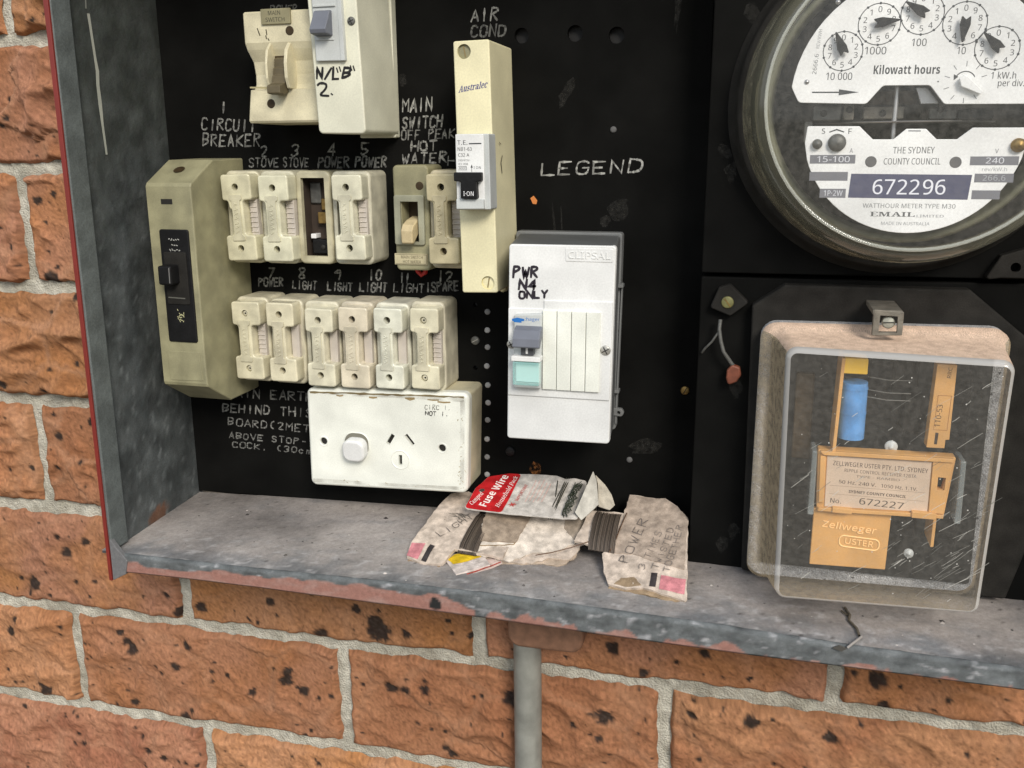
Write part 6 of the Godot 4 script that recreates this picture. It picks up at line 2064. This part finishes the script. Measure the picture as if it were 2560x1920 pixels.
	var tray := [Vector2(264.0, -51.9), Vector2(328.3, -49.7), Vector2(331.4, -15.9), Vector2(262.8, -17.1)]
	extrude(m, rounded(tray, 0.8), 71.0, 78.0, 0.6, [[PackedVector2Array([Vector2(326.2, -34.0), Vector2(327.4, -27.0), Vector2(323.6, -27.0), Vector2(323.4, -34.0)]), 4.0]])
	var tr := part("label_tray", m, mats.orange_plastic, t)
	m = Mesher.new()
	extrude(m, rounded([Vector2(265.6, -19.4), Vector2(329.6, -18.2), Vector2(330.2, -16.1), Vector2(263.6, -17.2)], 0.3), 77.8, 80.4, 0.4)
	extrude(m, rounded([Vector2(264.4, -51.7), Vector2(327.6, -49.6), Vector2(327.8, -47.6), Vector2(264.8, -49.8)], 0.3), 77.8, 80.4, 0.4)
	extrude(m, rect(272.0, -51.4, 282.0, -48.6, 0.3), 77.8, 81.4, 0.4)
	extrude(m, rect(312.0, -50.2, 324.0, -46.8, 0.3), 77.8, 81.4, 0.4)
	extrude(m, rounded([Vector2(320.4, -47.4), Vector2(327.6, -47.4), Vector2(329.6, -18.4), Vector2(320.2, -18.6)], 0.3), 77.8, 79.4, 0.3, [[PackedVector2Array([Vector2(323.4, -34.2), Vector2(327.0, -34.0), Vector2(327.2, -27.0), Vector2(323.4, -27.0)]), 3.0]])
	extrude(m, rounded([Vector2(264.8, -47.0), Vector2(267.4, -47.0), Vector2(266.8, -20.0), Vector2(264.0, -20.0)], 0.3), 77.8, 79.4, 0.3)
	part("tray_rail", m, mats.orange_plastic, tr)
	m = Mesher.new()
	extrude(m, rounded([Vector2(268.0, -49.4), Vector2(320.0, -47.4), Vector2(319.8, -19.2), Vector2(267.6, -20.0)], 0.3), 77.8, 78.5, 0.2)
	var lab := part("rating_label", m, mat("label_pink", Color8(214, 190, 166), 0.6, 0.0, mats.dial_white.albedo_texture, 10.0), t)
	m = Mesher.new()
	var ink := lin(64, 58, 52)
	type(m, "ZELLWEGER USTER PTY. LTD. SYDNEY", Vector2(294.6, -25.4), 2.5, 47.5, 78.56, -0.01, 1, "Droid Sans", ink)
	type(m, "RIPPLE CONTROL RECEIVER 12BTA", Vector2(295.0, -28.6), 1.8, 36.0, 78.56, -0.01, 1, "Droid Sans", lin(96, 86, 76))
	type(m, "TYPE - RAMBO", Vector2(294.0, -31.2), 1.3, 22.0, 78.56, -0.01, 1, "Droid Sans", lin(120, 108, 96))
	type(m, "50 Hz. 240 V.", Vector2(284.0, -35.4), 1.9, 19.0, 78.56, -0.02, 1, "Droid Sans", ink)
	type(m, "1050 Hz. 1.1V.", Vector2(305.0, -35.8), 1.9, 18.0, 78.56, -0.02, 1, "Droid Sans", ink)
	type(m, "SYDNEY COUNTY COUNCIL", Vector2(294.4, -40.4), 1.6, 29.0, 78.56, -0.01, 1, "Droid Sans", ink, 0.0, 0.0, 700)
	type(m, "No.", Vector2(270.8, -46.8), 2.6, 5.6, 78.56, -0.02, 0, "Droid Sans", ink)
	type(m, "672227", Vector2(296.8, -46.6), 3.7, 22.4, 78.56, -0.03, 1, "Droid Sans", lin(74, 66, 56))
	for y in [-36.8, -41.6]:
		ribbon(m, [Vector2(270, y), Vector2(318, y + 0.2)], 0.22, 78.56, lin(140, 120, 104))
	part("lettering", m, mats.print, lab)
	m = Mesher.new()
	extrude(m, rounded([Vector2(262.4, -85.0), Vector2(301.9, -83.6), Vector2(302.7, -50.0), Vector2(262.8, -51.6)], 0.4), 74.0, 77.0, 0.4)
	var tongue := part("front_tongue", m, mats.orange_plastic, t)
	m = Mesher.new()
	type(m, "Zellweger", Vector2(281.4, -62.6), 3.6, 28.0, 77.1, -0.05, 1, "Droid Sans", Color.WHITE, 0.12, 0.7)
	type(m, "USTER", Vector2(287.4, -70.8), 3.3, 14.6, 77.0, -0.05, 1, "Droid Sans", Color.WHITE, 0.0, 0.7)
	var ring := []
	var rr := rounded([Vector2(277.0, -72.2), Vector2(297.6, -73.0), Vector2(297.8, -66.6), Vector2(277.2, -65.8)], 2.6, 5)
	for p in rr[0]:
		ring.append(Vector3(p.x, p.y, 77.1))
	ring.append(ring[0])
	tube(m, ring, 0.42, 6)
	part("embossed_lettering", m, mat("highlight_orange", Color8(252, 208, 142), 0.45), tongue)  # same plastic as the tongue; lighter tint paints a highlight on the letters
	for s in [[260.6, -16.9, 261.2, -53.7], [334.1, -16.4, 334.8, -51.2]]:
		m = Mesher.new()
		extrude(m, rounded([Vector2(s[2] - 2.0, s[3]), Vector2(s[2] + 1.2, s[3]), Vector2(s[0] + 1.6, s[1]), Vector2(s[0] - 1.2, s[1])], 0.8), 66.0, 82.0, 1.0)
		part("side_clip", m, mats.clear_thin, t)
	m = Mesher.new()
	extrude(m, rounded([Vector2(323.0, -67.0), Vector2(324.6, -66.6), Vector2(324.8, -50.0), Vector2(323.2, -50.0)], 0.3), 60.0, 79.0, 0.3)
	part("frame_strip", m, mats.orange_plastic, t)
	for q in [[300.5, -15.0, 3.4], [314.2, -75.4, 2.6]]:
		m = Mesher.new()
		lathe(m, q[0], q[1], [Vector2(q[2], 70), Vector2(q[2] * 0.9, 71.4), Vector2(q[2] * 0.45, 71.0), Vector2(q[2] * 0.35, 72.0), Vector2(0, 72.2)], 20)
		part("pillar_cap", m, mats.grey_module, t)
	for q in [[300, 16, 312, 33, 64, "dusty_black"], [288, 8, 300, 30, 60, "black_plastic"], [306, -8, 315, 12, 66, "dusty_black"], [250, -30, 260, 20, 58, "brown_screw"], [305, -70, 318, -54, 62, "black_plastic"], [330, -80, 340, 30, 57, "black_plastic"]]:
		m = Mesher.new()
		extrude(m, rect(q[0], q[1], q[2], q[3], 1.0), 53.8, q[4], 0.8)
		part("component", m, mats[q[5]], t)
	m = Mesher.new()
	for y in [22.0, 15.0, 11.0]:
		tube(m, [Vector3(286, y + 1.0, 70), Vector3(296, y + 0.2, 72), Vector3(308, y, 70)], 0.35, 6)
	part("lead_wire", m, mats.dull_metal, t)
	# clamp over the top edge
	m = Mesher.new()
	extrude(m, rounded([Vector2(285.4, 46.6), Vector2(300.2, 47.4), Vector2(300.2, 59.8), Vector2(285.6, 60.6)], 0.6), 73.6, 76.4, 0.5, [[PackedVector2Array([Vector2(288.6, 48.6), Vector2(297.6, 48.9), Vector2(297.4, 57.4), Vector2(288.8, 57.6)]), 3.0]])
	m.x = Transform3D(Basis(Vector3(1, 0, 0), Vector3(0.0, 0.0, -1.0), Vector3(-0.1, 1, -0.0)), Vector3(0, 0, 0))
	extrude(m, rounded([Vector2(291.0, -76.2), Vector2(305.6, -76.2), Vector2(305.6, -44.0), Vector2(291.0, -44.0)], 0.5), 57.8, 60.4, 0.5)
	var cl := part("clamp", m, mats.clamp_metal, t)
	m = Mesher.new()
	screw(m, 293.4, 53.6, 73.4, 3.3, 0.0)
	var sc := part("screw", m, mat("zinc", Color8(196, 196, 182), 0.4, 0.4, mats.steel.albedo_texture, 20.0), cl)
	m = Mesher.new()
	screw_slot(m, 293.4, 53.6, 73.4, 3.3, 0.05)
	part("slot", m, mats.dark_slot, sc)
	# fixing lug, top left corner
	m = Mesher.new()
	extrude(m, rounded([Vector2(200.4, 52.0), Vector2(212.2, 47.4), Vector2(222.4, 55.6), Vector2(211.4, 66.0), Vector2(205.0, 63.8)], 1.6), 34.6, 41.0, 1.0)
	var lug := part("fixing_lug", m, mats.dusty_black, t)
	m = Mesher.new()
	screw(m, 210.3, 55.6, 41.0, 3.6, -0.9)
	var s2 := part("screw", m, mat("greenish_brass", Color8(138, 136, 88), 0.5, 0.3, mats.steel.albedo_texture, 20.0), lug)
	m = Mesher.new()
	screw_slot(m, 210.3, 55.6, 41.0, 3.6, -0.9)
	part("slot", m, mats.brass, s2)


func make_small_things() -> void:
	var t := thing("wire_seal", "small brown metal seal hanging on twisted wire beside the relay box", "seal", Vector3(216, 14, 42))
	var m := Mesher.new()
	m.x = Transform3D(Basis(Vector3(0, 0, 1), -0.25), Vector3(215.6, 13.6, 42))
	extrude(m, rounded([Vector2(-1.0, -7.6), Vector2(3.2, -4.0), Vector2(4.4, 0.6), Vector2(2.4, 5.0), Vector2(-2.4, 5.2), Vector2(-4.2, 1.0), Vector2(-3.4, -3.6)], 1.6, 4), -1.8, 1.8, 1.2, [], true)
	part("seal_body", m, mats.seal_brown, t)
	m = Mesher.new()
	tube(m, [Vector3(206.8, 45.5, 42), Vector3(206.4, 40.0, 43), Vector3(207.6, 33, 43.5), Vector3(209.4, 26.8, 43.5), Vector3(212.4, 22.4, 43), Vector3(215.0, 18.6, 42)], 1.15, 8)
	part("twisted_wire", m, mats.dull_metal, t)
	m = Mesher.new()
	tube(m, [Vector3(207.2, 45.0, 42), Vector3(206.0, 38, 42.5), Vector3(202.4, 32.0, 42), Vector3(198.4, 27.4, 41), Vector3(196.8, 24.4, 38)], 0.7, 8)
	part("twisted_wire", m, mats.dull_metal, t)
	t = thing("red_wire", "short red wire end poking out under the hot water switch", "wire", Vector3(7, 61, 3))
	m = Mesher.new()
	tube(m, [Vector3(4.0, 67.5, 4.0), Vector3(5.2, 62.8, 4.4), Vector3(7.6, 60.6, 4.6), Vector3(10.0, 62.0, 4.4), Vector3(11.0, 67, 4)], 1.7, 10)
	part("insulation", m, mats.red_wire, t)
	t = thing("dried_twig", "thin dark twig lying across the dusty floor below the relay box", "twig", Vector3(285, -112, 90))
	m = Mesher.new()
	tube(m, [Vector3(283.6, -112.6, 70), Vector3(285.6, -112.4, 78), Vector3(284.6, -112.6, 84), Vector3(288.0, -112.7, 92), Vector3(288.6, -112.9, 99)], 0.75, 6, Color(0.10, 0.085, 0.06))
	tube(m, [Vector3(284.4, -112.4, 79), Vector3(281.4, -112.6, 74)], 0.5, 5, Color(0.10, 0.085, 0.06))
	part("twig", m, mats.paint_pen, t)
	t = thing("paint_flake", "loose curled grey flake hanging over the front edge below the relay box", "flake", Vector3(280, -113, 107))
	m = Mesher.new()
	tube(m, [Vector3(289.6, -112.6, 100), Vector3(287.6, -112.2, 104), Vector3(284.6, -112.6, 108), Vector3(281.6, -114.6, 110.2)], 0.7, 6, Color(0.26, 0.24, 0.22))
	slab(m, [Vector2(274.0, -115.8), Vector2(279.0, -117.2), Vector2(281.6, -115.0), Vector2(277.6, -113.8)], 109.6, 110.4, Color(0.06, 0.055, 0.05))
	part("flake", m, mats.paint_pen, t)
	t = thing("cable_grommet", "cream cable end between the narrow enclosure and the white switchboard box", "grommet", Vector3(65, 53, 3))
	m = Mesher.new()
	lathe(m, 64.6, 53.4, [Vector2(2.8, 0.0), Vector2(2.6, 5.0), Vector2(1.6, 6.0), Vector2(0, 6.1)], 16)
	part("grommet", m, mats.cream_slim, t)
	# crumbs of rust and dirt on the floor
	t = thing("dirt_crumbs", "crumbs of rust and dirt scattered on the dusty floor of the box", "dirt", Vector3(0, -112, 60), "", "stuff")
	m = Mesher.new()
	for i in 110:
		var x := rng.randf_range(-165, 380)
		var z := rng.randf_range(8, 104)
		var y := shelf_y(x, z) + 0.15
		var r := rng.randf_range(0.25, 0.8) if i % 9 else rng.randf_range(0.9, 1.6)
		var k := rng.randf_range(0.03, 0.12) if i % 4 else rng.randf_range(0.4, 0.6)
		var c := Color(k, k * 0.92, k * 0.85)
		var p := []
		for e in 5:
			p.append(Vector3(x + cos(e * 1.256) * r * rng.randf_range(0.7, 1.4), y, z + sin(e * 1.256) * r * rng.randf_range(0.7, 1.4)))
		var top := Vector3(x, y + r * 0.7, z)
		for e in 5:
			var nn: Vector3 = ((p[e] + p[(e + 1) % 5]) / 2 - Vector3(x, y - r, z)).normalized()
			m.tri(p[e], p[(e + 1) % 5], top, nn, nn, Vector3.UP, c)
	part("crumbs", m, mats.paint_pen, t).set_meta("kind", "stuff")
